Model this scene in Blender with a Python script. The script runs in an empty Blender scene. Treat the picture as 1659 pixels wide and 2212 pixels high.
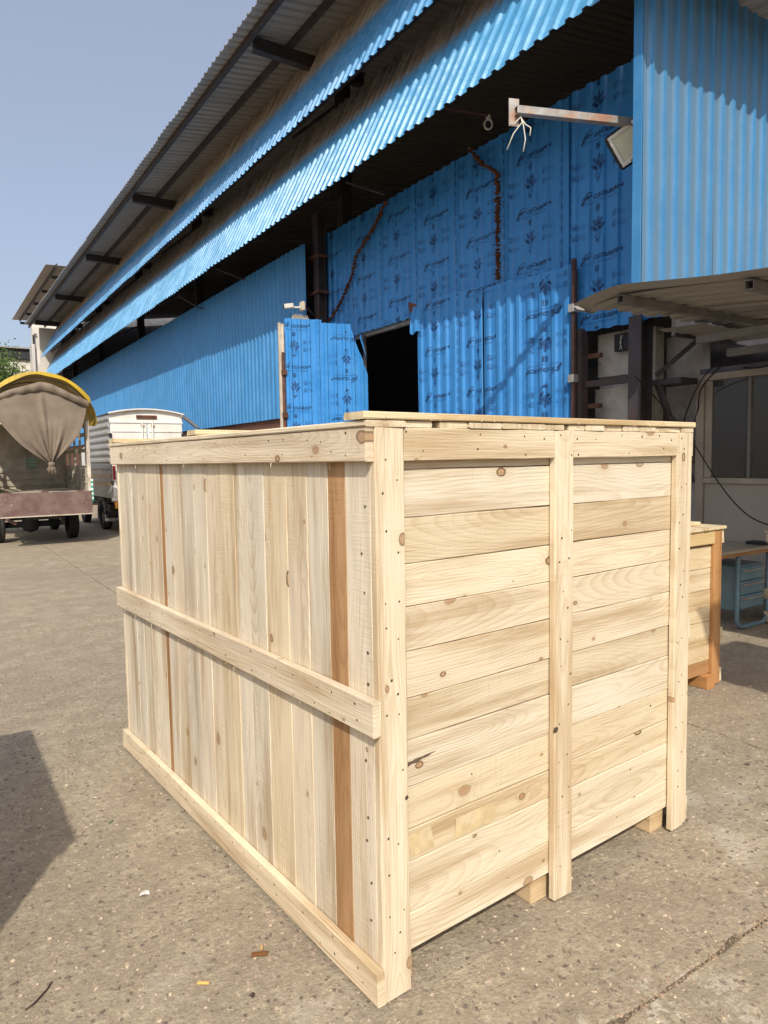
import bpy, bmesh, math, random
from math import sin, cos, pi, radians as rad, sqrt, floor
from mathutils import Matrix, Vector
import numpy as np
random.seed(7)
SC = bpy.context.scene
COL = SC.collection

# ------------------------------------------------------------------ camera
def basis(right, up, back, o):
    return Matrix(((right[0], up[0], back[0], o[0]), (right[1], up[1], back[1], o[1]),
                   (right[2], up[2], back[2], o[2]), (0, 0, 0, 1)))
cam_d = bpy.data.cameras.new('camera')
cam = bpy.data.objects.new('camera', cam_d); COL.objects.link(cam)
cam_d.sensor_fit = 'HORIZONTAL'; cam_d.sensor_width = 36.0
cam_d.lens = 1512.23 / 1659 * 36.0
cam_d.clip_start = 0.05; cam_d.clip_end = 3000
Rr = (0.83497455, -0.55005982, -0.01586469); Uu = (0.05459127, 0.05411151, 0.99704149); Ff = (0.54757401, 0.83337035, -0.0752102)
cam.matrix_world = basis(Rr, Uu, [-a for a in Ff], (0, 0, 1.5))
SC.camera = cam

# ------------------------------------------------------------------ sky, sun, exposure
SUN = Vector((0.58, 0.97, -1.0)).normalized()
elev = math.asin(-SUN.z); azi = math.atan2(-SUN.x, -SUN.y)
W = bpy.data.worlds.new('World'); SC.world = W; W.use_nodes = True
nt = W.node_tree; nt.nodes.clear()
sky = nt.nodes.new('ShaderNodeTexSky'); sky.sky_type = 'NISHITA'; sky.sun_disc = False
sky.sun_elevation = elev; sky.sun_rotation = azi
sky.air_density = 1.0; sky.dust_density = 4.0; sky.ozone_density = 3.0; sky.altitude = 0
bg = nt.nodes.new('ShaderNodeBackground'); bg.inputs[1].default_value = 0.11
hz = nt.nodes.new('ShaderNodeBackground'); hz.inputs[0].default_value = (0.25, 0.256, 0.285, 1); hz.inputs[1].default_value = 1.0   # even veil of summer haze over the whole sky
ads = nt.nodes.new('ShaderNodeAddShader')
wo = nt.nodes.new('ShaderNodeOutputWorld')
nt.links.new(sky.outputs[0], bg.inputs[0]); nt.links.new(bg.outputs[0], ads.inputs[0]); nt.links.new(hz.outputs[0], ads.inputs[1]); nt.links.new(ads.outputs[0], wo.inputs[0])
sd = bpy.data.lights.new('sun', 'SUN'); sd.energy = 4.05; sd.angle = rad(0.6); sd.color = (1.0, 0.93, 0.82)
so = bpy.data.objects.new('sun', sd); COL.objects.link(so)
so.rotation_euler = SUN.to_track_quat('-Z', 'Y').to_euler(); so.location = (-20, -30, 40)
SC.cycles.max_bounces = 6; SC.cycles.diffuse_bounces = 3; SC.cycles.glossy_bounces = 3; SC.cycles.transparent_max_bounces = 6
SC.view_settings.view_transform = 'Standard'; SC.view_settings.look = 'None'
SC.view_settings.exposure = 0.0; SC.view_settings.gamma = 1.0; SC.view_settings.use_curve_mapping = False

# ------------------------------------------------------------------ node helpers
class NT:
    def __init__(s, name, rough=0.6, spec=0.4):
        s.m = bpy.data.materials.new(name); s.m.use_nodes = True; s.t = s.m.node_tree
        s.b = s.t.nodes['Principled BSDF']; s.b.inputs['Roughness'].default_value = rough
        s.b.inputs['Specular IOR Level'].default_value = spec
    def n(s, typ, **kw):
        nd = s.t.nodes.new(typ)
        for k, v in kw.items(): setattr(nd, k, v)
        return nd
    def put(s, sock, v):
        if hasattr(v, 'is_output'): s.t.links.new(v, sock)
        else: sock.default_value = v
    def math(s, op, a, b=None, c=None, clamp=False):
        nd = s.n('ShaderNodeMath', operation=op); nd.use_clamp = clamp
        s.put(nd.inputs[0], a)
        if b is not None: s.put(nd.inputs[1], b)
        if c is not None: s.put(nd.inputs[2], c)
        return nd.outputs[0]
    def co(s, which='Object'):
        return s.n('ShaderNodeTexCoord').outputs[which]
    def xyz(s, v):
        nd = s.n('ShaderNodeSeparateXYZ'); s.put(nd.inputs[0], v); return nd.outputs
    def vec(s, x, y, z=0.0):
        nd = s.n('ShaderNodeCombineXYZ'); s.put(nd.inputs[0], x); s.put(nd.inputs[1], y); s.put(nd.inputs[2], z); return nd.outputs[0]
    def scale(s, v, sc):
        nd = s.n('ShaderNodeVectorMath', operation='MULTIPLY'); s.put(nd.inputs[0], v); nd.inputs[1].default_value = sc; return nd.outputs[0]
    def add(s, v, w):
        nd = s.n('ShaderNodeVectorMath', operation='ADD'); s.put(nd.inputs[0], v); s.put(nd.inputs[1], w); return nd.outputs[0]
    def noise(s, v, sc, det=3.0, rough=0.55, dist=0.0):
        nd = s.n('ShaderNodeTexNoise'); s.put(nd.inputs['Vector'], v); nd.inputs['Scale'].default_value = sc
        nd.inputs['Detail'].default_value = det; nd.inputs['Roughness'].default_value = rough; nd.inputs['Distortion'].default_value = dist
        return nd.outputs['Fac']
    def ramp(s, f, lo, hi, a=0.0, b=1.0):
        nd = s.n('ShaderNodeMapRange'); nd.clamp = True; nd.interpolation_type = 'SMOOTHSTEP'
        s.put(nd.inputs[0], f); nd.inputs[1].default_value = lo; nd.inputs[2].default_value = hi
        nd.inputs[3].default_value = a; nd.inputs[4].default_value = b; return nd.outputs[0]
    def mix(s, f, a, b, mode='MIX'):
        nd = s.n('ShaderNodeMix', data_type='RGBA', blend_type=mode)
        s.put(nd.inputs[0], f)
        for i, v in ((6, a), (7, b)):
            if hasattr(v, 'is_output'): s.put(nd.inputs[i], v)
            else: nd.inputs[i].default_value = (v[0], v[1], v[2], 1)
        return nd.outputs[2]
    def col(s, v):
        if hasattr(v, 'is_output'): s.put(s.b.inputs['Base Color'], v)
        else: s.b.inputs['Base Color'].default_value = (v[0], v[1], v[2], 1)
    def bump(s, h, dist=0.002, strength=1.0):
        nd = s.n('ShaderNodeBump'); s.put(nd.inputs['Height'], h); nd.inputs['Distance'].default_value = dist
        nd.inputs['Strength'].default_value = strength; s.put(s.b.inputs['Normal'], nd.outputs[0])

def mat_wood(name, base, dark, brown_tone, weather=0.0):
    k = NT(name, 0.72, 0.22)
    oi = k.n('ShaderNodeObjectInfo'); r = oi.outputs['Random']
    p = k.co(); x, y, z = k.xyz(p)
    xo = k.math('MULTIPLY_ADD', r, 31.7, x); yo = k.math('MULTIPLY_ADD', r, 17.3, y)
    # knots: sparse ellipses, sizes vary from pin knots to thumb size
    kd = k.n('ShaderNodeTexVoronoi', voronoi_dimensions='2D'); k.put(kd.inputs['Vector'], k.vec(k.math('MULTIPLY', xo, 3.4), k.math('MULTIPLY', yo, 5.0))); kd.inputs['Scale'].default_value = 1.0
    kc = k.xyz(kd.outputs['Color']); gate = k.ramp(kc[0], 0.42, 0.44)
    ksz = k.math('MULTIPLY_ADD', k.math('POWER', kc[1], 2.5), 0.95, 0.30)
    kdist = k.math('ADD', k.math('DIVIDE', kd.outputs['Distance'], ksz), k.math('MULTIPLY', k.math('SUBTRACT', k.noise(k.vec(k.math('MULTIPLY', xo, 40.0), k.math('MULTIPLY', yo, 40.0)), 1.0, 1.0), 0.5), 0.03))
    halo = k.math('MULTIPLY', k.math('POWER', k.ramp(kdist, 0.34, 0.0), 2.0), gate)
    # growth rings cut by the board: bands round a wandering pith line
    w1 = k.noise(k.vec(k.math('MULTIPLY', xo, 1.1), k.math('MULTIPLY', yo, 3.2), z), 1.0, 2.0)
    w2 = k.noise(k.vec(k.math('MULTIPLY', xo, 0.8), r, 0.0), 1.0, 1.0)
    yc = k.math('ADD', k.math('MULTIPLY_ADD', k.math('SUBTRACT', r, 0.5), 0.13, y), k.math('MULTIPLY', k.math('SUBTRACT', w1, 0.5), 0.11))
    zc = k.math('ADD', 0.006, k.math('MULTIPLY', k.math('SUBTRACT', w2, 0.32), 0.30))
    rr = k.math('SQRT', k.math('ADD', k.math('MULTIPLY', yc, yc), k.math('MULTIPLY', zc, zc)))
    rr = k.math('ADD', rr, k.math('MULTIPLY', k.math('MULTIPLY', halo, ksz), 0.020))
    fib = k.noise(k.vec(k.math('MULTIPLY', xo, 6.0), k.math('MULTIPLY', yo, 210.0), k.math('MULTIPLY', z, 210.0)), 1.0, 2.0)
    ph = k.math('MULTIPLY_ADD', fib, 0.25, k.math('MULTIPLY', rr, 118.0))
    saw = k.math('FRACT', ph)                                    # pale early wood drifting into a sharp dark late-wood line
    ring = k.math('POWER', saw, 2.4)
    ring = k.math('MULTIPLY', ring, k.ramp(saw, 1.0, 0.86))
    big = k.noise(k.vec(k.math('MULTIPLY', xo, 0.8), k.math('MULTIPLY', yo, 10.0), z), 1.0, 3.0)
    blot = k.noise(k.vec(k.math('MULTIPLY', xo, 2.2), k.math('MULTIPLY', yo, 4.0), z), 1.0, 3.0)
    c = k.mix(k.ramp(blot, 0.35, 0.72, 0.0, 0.40), base, [base[0] * 0.84, base[1] * 0.80, base[2] * 0.72])
    saw_ = k.noise(k.vec(k.math('MULTIPLY', xo, 120.0), k.math('MULTIPLY', yo, 7.0), z), 1.0, 2.0)
    rough_ = k.ramp(k.noise(k.vec(k.math('MULTIPLY', xo, 1.7), k.math('MULTIPLY', yo, 6.0), r), 1.0, 2.0), 0.45, 0.62)
    c = k.mix(k.math('MULTIPLY', rough_, k.ramp(saw_, 0.45, 0.75, 0.0, 0.16)), c, dark)
    c = k.mix(k.math('MULTIPLY', ring, k.ramp(blot, 0.35, 0.70, 0.14, 0.82)), c, dark)
    c = k.mix(k.ramp(k.math('ADD', big, k.math('MULTIPLY', fib, 0.28)), 0.57, 0.86, 0.0, 0.85), c, brown_tone)
    strk = k.noise(k.vec(k.math('MULTIPLY', xo, 0.9), k.math('MULTIPLY', yo, 55.0), z), 1.0, 2.0)
    c = k.mix(k.ramp(strk, 0.62, 0.74, 0.0, 0.6), c, brown_tone)
    c = k.mix(k.ramp(fib, 0.48, 0.78, 0.0, 0.20), c, dark)
    if weather:
        wn = k.noise(k.vec(k.math('MULTIPLY', xo, 1.6), k.math('MULTIPLY', yo, 16.0), r), 1.0, 3.0)
        c = k.mix(k.ramp(wn, 0.40, 0.72, 0.0, weather), c, (0.47, 0.42, 0.345))
    c = k.mix(1.0, c, oi.outputs['Color'], 'MULTIPLY')
    knot = k.math('MULTIPLY', k.ramp(kdist, 0.075, 0.050), gate)
    rim = k.math('MULTIPLY', k.math('MULTIPLY', k.ramp(kdist, 0.088, 0.072), k.ramp(kdist, 0.050, 0.066)), gate)
    c = k.mix(k.math('MULTIPLY', halo, 0.30), c, brown_tone)
    c = k.mix(k.math('MULTIPLY', knot, 0.75), c, (0.36, 0.20, 0.095)); c = k.mix(k.math('MULTIPLY', rim, k.ramp(kc[2], 0.1, 0.7, 0.35, 0.95)), c, (0.10, 0.05, 0.022))
    k.col(c); k.bump(k.math('ADD', k.math('MULTIPLY', fib, 0.8), k.math('ADD', k.math('MULTIPLY', ring, 0.3), k.math('MULTIPLY', k.math('MULTIPLY', saw_, rough_), 0.9))), 0.0016, 1.0)
    return k.m

def mat_plain(name, colr, rough=0.6, spec=0.4, metal=0.0, var=0.15, sc=6.0, dirt=None, dirtamt=0.4, bump=0.0, bsc=60.0, objcol=False):
    k = NT(name, rough, spec); k.b.inputs['Metallic'].default_value = metal
    p = k.co(); n1 = k.noise(p, sc, 5.0, 0.6)
    c = k.mix(k.ramp(n1, 0.3, 0.75, 0.0, 1.0), [a * (1 - var) for a in colr], [min(1, a * (1 + var)) for a in colr])
    if dirt:
        n2 = k.noise(p, sc * 0.45, 6.0, 0.65); c = k.mix(k.ramp(n2, 0.48, 0.7, 0.0, dirtamt), c, dirt)
    if objcol:
        oi = k.n('ShaderNodeObjectInfo'); c = k.mix(1.0, c, oi.outputs['Color'], 'MULTIPLY')
    k.col(c)
    if bump: k.bump(k.noise(p, bsc, 4.0), bump)
    return k.m

def mat_sheet(name, colr, grime, amt, rough=0.38, spec=0.5, brown_tone=None, streak=30.0, dust=None):
    """painted corrugated sheet; local x across, y up"""
    k = NT(name, rough, spec)
    oi = k.n('ShaderNodeObjectInfo'); r = oi.outputs['Random']; p = k.co(); x, y, z = k.xyz(p)
    v = k.vec(k.math('MULTIPLY_ADD', r, 40.0, k.math('MULTIPLY', x, streak)), k.math('MULTIPLY_ADD', r, 9.0, k.math('MULTIPLY', y, 0.8)))
    st = k.noise(v, 1.0, 3.0); cl = k.noise(k.add(p, k.vec(k.math('MULTIPLY', r, 60.0), 0.0, 0.0)), 1.7, 5.0, 0.65)
    c = k.mix(k.ramp(cl, 0.35, 0.7), [a * 0.9 for a in colr], [min(1, a * 1.08) for a in colr])
    c = k.mix(k.math('MULTIPLY', k.ramp(k.math('MULTIPLY_ADD', st, 0.5, k.math('MULTIPLY', cl, 0.5)), 0.42, 0.68), amt), c, grime)
    spk = k.noise(p, 55.0, 2.0); c = k.mix(k.ramp(spk, 0.70, 0.78, 0.0, 0.35), c, [a * 0.6 for a in colr])
    if dust:                        # dust that clings in the pans between the ribs
        c = k.mix(k.math('MULTIPLY', k.ramp(z, 0.022, 0.004), k.ramp(cl, 0.2, 0.6, 0.65, 0.95)), c, dust)
    if brown_tone:                       # brown colour setting in towards the upper edge of the louvre sheets
        lo, hi, sc_, al = brown_tone
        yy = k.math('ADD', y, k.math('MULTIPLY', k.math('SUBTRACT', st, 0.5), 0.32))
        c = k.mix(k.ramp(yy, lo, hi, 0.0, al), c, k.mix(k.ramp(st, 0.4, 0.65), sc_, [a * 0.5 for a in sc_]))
    c = k.mix(1.0, c, oi.outputs['Color'], 'MULTIPLY')
    k.col(c); k.bump(k.noise(p, 7.0, 3.0), 0.006, 0.6)
    k.put(k.b.inputs['Roughness'], k.ramp(cl, 0.3, 0.8, rough - 0.06, rough + 0.2))
    return k.m

def mat_concrete_yard():
    k = NT('yard_concrete', 0.85, 0.2)
    g = k.n('ShaderNodeNewGeometry').outputs['Position']
    big = k.noise(g, 0.55, 5.0, 0.6); mid = k.noise(g, 4.5, 5.0, 0.65); fine = k.noise(g, 70.0, 4.0, 0.7)
    v2 = k.n('ShaderNodeTexVoronoi'); k.put(v2.inputs['Vector'], g); v2.inputs['Scale'].default_value = 150.0
    c2 = k.xyz(v2.outputs['Color'])
    c = k.mix(k.ramp(mid, 0.3, 0.72), (0.355, 0.295, 0.200), (0.545, 0.465, 0.325))
    c = k.mix(k.ramp(big, 0.42, 0.68, 0.0, 0.5), c, (0.285, 0.235, 0.175))
    c = k.mix(k.ramp(fine, 0.35, 0.7, 0.45, 0.0), c, (0.20, 0.16, 0.12))
    mott = k.noise(g, 28.0, 4.0, 0.65); c = k.mix(k.ramp(mott, 0.38, 0.62, 0.42, 0.0), c, (0.24, 0.195, 0.15)); c = k.mix(k.ramp(mott, 0.56, 0.72, 0.0, 0.35), c, (0.62, 0.54, 0.41))
    st2 = k.math('MULTIPLY', k.ramp(c2[0], 0.70, 0.76), k.ramp(v2.outputs['Distance'], 0.45, 0.3))
    c = k.mix(k.math('MULTIPLY', st2, 0.55), c, k.mix(c2[1], (0.13, 0.10, 0.09), (0.55, 0.48, 0.39)))
    brown_tone = k.noise(g, 1.3, 6.0, 0.7); c = k.mix(k.ramp(brown_tone, 0.60, 0.72, 0.0, 0.38), c, (0.20, 0.165, 0.135))
    pale = k.noise(k.add(g, (31.0, 8.0, 0.0)), 0.9, 5.0, 0.7); c = k.mix(k.ramp(pale, 0.60, 0.7, 0.0, 0.4), c, (0.58, 0.52, 0.44))
    wx, wy, wz = k.xyz(g)
    pd = k.math('ADD', k.math('POWER', k.math('SUBTRACT', wx, 1.45), 2.0), k.math('POWER', k.math('MULTIPLY', k.math('SUBTRACT', wy, 1.0), 1.6), 2.0))
    pm = k.noise(k.add(g, (5.0, 2.0, 0.0)), 7.0, 5.0, 0.7)
    c = k.mix(k.math('MULTIPLY', k.ramp(pd, 0.32, 0.02), k.ramp(pm, 0.52, 0.60, 0.0, 0.6)), c, (0.60, 0.55, 0.45))
    c = k.mix(k.math('MULTIPLY', k.ramp(pd, 0.10, 0.01), k.ramp(pm, 0.60, 0.65, 0.0, 0.7)), c, (0.58, 0.47, 0.18))
    trk = k.noise(k.vec(k.math('MULTIPLY', wx, 2.2), k.math('MULTIPLY', wy, 0.25)), 1.0, 4.0); c = k.mix(k.ramp(trk, 0.55, 0.72, 0.0, 0.35), c, (0.24, 0.20, 0.155))
    k.col(c)
    pit = k.noise(g, 24.0, 3.0, 0.6)
    k.bump(k.math('ADD', k.math('MULTIPLY', fine, 0.8), k.math('ADD', k.math('MULTIPLY', pit, 0.5), k.math('MULTIPLY', mid, 0.2))), 0.010, 1.0)
    return k.m

M = {}
M['pine'] = mat_wood('pine', (0.715, 0.638, 0.498), (0.45, 0.34, 0.205), (0.43, 0.315, 0.185))
M['pine_grey'] = mat_wood('pine_weathered', (0.795, 0.712, 0.565), (0.49, 0.375, 0.245), (0.40, 0.275, 0.145), 0.34)
M['brownwood'] = mat_wood('brown_timber', (0.47, 0.25, 0.10), (0.30, 0.145, 0.055), (0.25, 0.12, 0.05))
M['tape'] = mat_plain('tape_mark', (0.585, 0.465, 0.265), 0.7, 0.25, var=0.14, sc=26, dirt=(0.62, 0.53, 0.38), dirtamt=0.8)
M['nail'] = mat_plain('nail_steel', (0.10, 0.075, 0.055), 0.5, 0.4, 0.3)
M['yard'] = mat_concrete_yard()
M['joint'] = mat_plain('joint_dirt', (0.17, 0.135, 0.10), 0.95, 0.1, sc=30, bump=0.01)
M['stone'] = mat_plain('aggregate', (0.235, 0.187, 0.145), 0.7, 0.3, var=0.5, sc=45.0, objcol=True)
M['film_blue'] = mat_sheet('film_blue_sheet', (0.038, 0.228, 0.56), (0.12, 0.25, 0.42), 0.18, 0.38, 0.32)
M['wall_blue'] = mat_sheet('wall_blue_sheet', (0.048, 0.228, 0.485), (0.15, 0.24, 0.33), 0.22, 0.42, 0.32)
M['panel_blue'] = mat_sheet('dusty_blue_sheet', (0.048, 0.215, 0.44), (0.13, 0.21, 0.28), 0.3, 0.42, 0.35, streak=9.0, dust=(0.105, 0.190, 0.275))
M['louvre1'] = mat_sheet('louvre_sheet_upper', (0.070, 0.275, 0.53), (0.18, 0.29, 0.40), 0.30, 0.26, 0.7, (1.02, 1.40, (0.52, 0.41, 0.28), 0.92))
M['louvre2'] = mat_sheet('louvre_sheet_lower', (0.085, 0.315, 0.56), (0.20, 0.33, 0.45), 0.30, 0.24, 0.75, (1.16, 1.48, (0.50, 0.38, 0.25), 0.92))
M['roof'] = mat_sheet('roof_sheet', (0.37, 0.345, 0.325), (0.19, 0.165, 0.15), 0.6, 0.5)
M['canopy_sheet'] = mat_sheet('canopy_sheet', (0.29, 0.272, 0.25), (0.20, 0.175, 0.155), 0.6, 0.5)
M['steel'] = mat_plain('dark_steel', (0.050, 0.042, 0.045), 0.6, 0.4, 0.0, 0.3, 3.0, (0.075, 0.040, 0.030), 0.6)
M['rust'] = mat_plain('rusty_pipe', (0.105, 0.048, 0.035), 0.7, 0.3, 0.0, 0.3, 8.0, (0.19, 0.075, 0.035), 0.6)
M['brownpipe'] = mat_plain('brown_pipe', (0.062, 0.034, 0.030), 0.65, 0.3, 0.0, 0.3, 8.0, (0.11, 0.05, 0.03), 0.5)
M['cream'] = mat_plain('cream_pipe', (0.55, 0.48, 0.38), 0.6, 0.3, sc=9, dirt=(0.25, 0.17, 0.11), dirtamt=0.5)
M['galv'] = mat_plain('galvanised_tube', (0.36, 0.345, 0.315), 0.45, 0.5, 0.35, 0.2, 9.0, (0.42, 0.17, 0.07), 0.7)
M['tube_grey'] = mat_plain('grey_tube', (0.20, 0.19, 0.178), 0.5, 0.4, 0.2, 0.2, 6.0, (0.16, 0.13, 0.11), 0.5)
M['ink'] = mat_plain('print_ink', (0.011, 0.030, 0.095), 0.45, 0.4, var=0.4, sc=14.0, dirt=(0.026, 0.125, 0.33), dirtamt=0.75)
M['ink_pale'] = mat_plain('print_ink_pale', (0.018, 0.080, 0.24), 0.45, 0.4, var=0.5, sc=22.0, dirt=(0.032, 0.18, 0.45), dirtamt=0.85)
M['interior'] = mat_plain('interior_dark', (0.16, 0.16, 0.175), 0.9, 0.1)
M['brickbase'] = mat_plain('brick_base', (0.16, 0.085, 0.06), 0.9, 0.1, sc=10, dirt=(0.09, 0.06, 0.05))
M['plaster'] = mat_plain('cement_plaster', (0.50, 0.465, 0.42), 0.9, 0.15, var=0.2, sc=3.0, dirt=(0.20, 0.175, 0.15), dirtamt=0.7, bump=0.004, bsc=25)
M['white_plaster'] = mat_plain('white_plaster', (0.66, 0.62, 0.55), 0.85, 0.2, sc=1.0, dirt=(0.48, 0.44, 0.38))
M['frame_cream'] = mat_plain('cabin_frame', (0.38, 0.32, 0.25), 0.5, 0.35, sc=4, dirt=(0.32, 0.26, 0.19))
M['panel_cream'] = mat_plain('cabin_panel', (0.38, 0.33, 0.268), 0.55, 0.3, var=0.06, sc=1.2)
M['black'] = mat_plain('black_plastic', (0.014, 0.014, 0.016), 0.5, 0.4)
M['white_plastic'] = mat_plain('white_plastic', (0.58, 0.56, 0.51), 0.35, 0.5, var=0.05)
M['desk_blue'] = mat_plain('desk_blue_steel', (0.115, 0.19, 0.225), 0.42, 0.45, var=0.1, sc=5, dirt=(0.26, 0.25, 0.22), dirtamt=0.35)
M['desk_top'] = mat_plain('desk_top', (0.36, 0.295, 0.21), 0.35, 0.45, sc=3)
M['garland'] = mat_plain('dried_flowers', (0.13, 0.052, 0.022), 0.95, 0.1, var=0.6, sc=40)
M['tarp'] = mat_plain('yellow_tarp', (0.48, 0.325, 0.025), 0.5, 0.35, var=0.15, sc=3.0, dirt=(0.30, 0.20, 0.03), dirtamt=0.5, bump=0.012, bsc=9)
M['canvas'] = mat_plain('grey_canvas', (0.215, 0.172, 0.132), 0.9, 0.1, var=0.15, sc=3.0, dirt=(0.15, 0.118, 0.09), dirtamt=0.5, bump=0.006, bsc=14)
M['bezel'] = mat_plain('lamp_bezel', (0.80, 0.79, 0.75), 0.35, 0.5, var=0.04)
M['bed'] = mat_plain('truck_bed_paint', (0.40, 0.36, 0.285), 0.65, 0.3, var=0.2, sc=4, dirt=(0.20, 0.15, 0.11), dirtamt=0.6)
M['bed_post'] = mat_plain('truck_post_paint', (0.56, 0.50, 0.42), 0.6, 0.3, var=0.2, sc=7, dirt=(0.25, 0.10, 0.05), dirtamt=0.8)
M['chassis'] = mat_plain('chassis', (0.035, 0.033, 0.033), 0.7, 0.3)
M['tyre'] = mat_plain('tyre', (0.030, 0.029, 0.029), 0.85, 0.2, bump=0.004, bsc=30)
M['rim'] = mat_plain('steel_rim', (0.27, 0.26, 0.245), 0.5, 0.5, 0.4)
M['van_white'] = mat_plain('van_white', (0.80, 0.77, 0.71), 0.4, 0.45, var=0.06, sc=2.5, dirt=(0.58, 0.52, 0.44), dirtamt=0.45)
M['van_grey'] = mat_plain('van_side', (0.44, 0.43, 0.42), 0.4, 0.45, 0.2, 0.1, 2.5, (0.33, 0.31, 0.29), 0.5)
M['amber'] = mat_plain('amber_stripe', (0.72, 0.38, 0.03), 0.4, 0.4)
M['red'] = mat_plain('red_reflector', (0.38, 0.02, 0.02), 0.3, 0.5)
M['green'] = mat_plain('green_reflector', (0.02, 0.36, 0.24), 0.35, 0.5)
M['pale_green'] = mat_plain('pale_green', (0.22, 0.36, 0.27), 0.3, 0.5)
M['white_tape'] = mat_plain('white_reflector', (0.72, 0.74, 0.70), 0.35, 0.5)
M['plate'] = mat_plain('yellow_plate', (0.80, 0.40, 0.04), 0.4, 0.4, var=0.05)
M['letter_blue'] = mat_plain('blue_letters', (0.02, 0.05, 0.22), 0.5, 0.3)
M['letter_brown'] = mat_plain('brown_letters', (0.28, 0.05, 0.02), 0.5, 0.3)
M['black_letters'] = mat_plain('black_letters', (0.02, 0.02, 0.02), 0.5, 0.3)
M['wire'] = mat_plain('black_cable', (0.016, 0.015, 0.015), 0.6, 0.3)
M['wire_white'] = mat_plain('white_wire', (0.60, 0.57, 0.48), 0.6, 0.3)
M['bark'] = mat_plain('bark', (0.13, 0.09, 0.06), 0.9, 0.1)
M['paper'] = mat_plain('white_paper', (0.74, 0.72, 0.68), 0.8, 0.1)
M['chip'] = mat_plain('wood_chip', (0.66, 0.42, 0.14), 0.8, 0.1)
M['brownchip'] = mat_plain('brown_chip', (0.17, 0.08, 0.03), 0.85, 0.1)
M['twig'] = mat_plain('twig', (0.07, 0.05, 0.04), 0.85, 0.1)
M['yellow_paint'] = mat_plain('worn_yellow_paint', (0.58, 0.45, 0.14), 0.85, 0.2, var=0.3, sc=30)
M['dark_cladding'] = mat_plain('dark_cladding', (0.035, 0.036, 0.042), 0.7, 0.3)
M['lamp_lens'] = mat_plain('lamp_lens', (0.68, 0.69, 0.54), 0.25, 0.5, var=0.05)
M['diffuser'] = mat_plain('tube_light', (0.55, 0.48, 0.32), 0.4, 0.4)
M['green_strip'] = mat_plain('green_plastic', (0.01, 0.16, 0.06), 0.5, 0.4)
def mat_tailgate():
    k = NT('tailgate_paint', 0.6, 0.3); p = k.co()
    n = k.noise(p, 5.0, 5.0, 0.6); c = k.mix(k.ramp(n, 0.3, 0.7), (0.130, 0.078, 0.070), (0.20, 0.135, 0.12))
    f = k.noise(k.add(p, (3.0, 5.0, 1.0)), 26.0, 3.0, 0.7); g = k.noise(p, 2.2, 2.0)
    c = k.mix(k.math('MULTIPLY', k.ramp(f, 0.64, 0.68), k.ramp(g, 0.46, 0.6)), c, (0.66, 0.58, 0.45))
    k.col(c); return k.m
M['tailgate'] = mat_tailgate()
def mat_glass():
    k = NT('cabin_glass', 0.06, 0.6); k.col((0.060, 0.056, 0.050)); k.b.inputs['Alpha'].default_value = 0.86
    p = k.co(); k.put(k.b.inputs['Roughness'], k.ramp(k.noise(p, 5.0, 4.0), 0.3, 0.8, 0.03, 0.22)); return k.m
M['glass'] = mat_glass()
def mat_leaf():
    k = NT('leaf', 0.55, 0.3); g = k.n('ShaderNodeNewGeometry').outputs
    c = k.mix(g['Random Per Island'], (0.045, 0.085, 0.018), (0.13, 0.20, 0.055)); k.col(c)
    k.b.inputs['Transmission Weight'].default_value = 0.0; return k.m
M['leaf'] = mat_leaf()

# ------------------------------------------------------------------ object helpers
WM = {}
I4 = Matrix.Identity(4)
def T(x, y, z): return Matrix.Translation((x, y, z))
def RZ(a): return Matrix.Rotation(a, 4, 'Z')
def RX(a): return Matrix.Rotation(a, 4, 'X')
def RY(a): return Matrix.Rotation(a, 4, 'Y')
def frame(o, x, y, z): return basis(Vector(x).normalized(), Vector(y).normalized(), Vector(z).normalized(), o)
def put(o, parent, Wm):
    COL.objects.link(o); WM[o.name] = Wm.copy()
    if parent is not None:
        o.parent = parent; o.matrix_basis = WM[parent.name].inverted() @ Wm
    else: o.matrix_basis = Wm
    return o
def thing(name, label, cat, loc=(0, 0, 0), rz=0.0, group=None):
    o = bpy.data.objects.new(name, None); o.empty_display_size = 0.2
    put(o, None, T(*loc) @ RZ(rz)); tag(o, label, cat, group); return o
def tag(o, label=None, cat=None, group=None, kind=None):
    if label: o['label'] = label
    if cat: o['category'] = cat
    if group: o['group'] = group
    if kind: o['kind'] = kind
    return o
def mk(name, me, mat=None, parent=None, Wm=I4, color=None):
    if mat is not None and not me.materials: me.materials.append(M[mat] if isinstance(mat, str) else mat)
    o = bpy.data.objects.new(name, me); put(o, parent, Wm)
    if color is not None: o.color = (color[0], color[1], color[2], 1)
    return o
def mkl(name, me, mat, parent, L=I4, color=None):      # L in the parent's own frame
    return mk(name, me, mat, parent, WM[parent.name] @ L, color)
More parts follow.
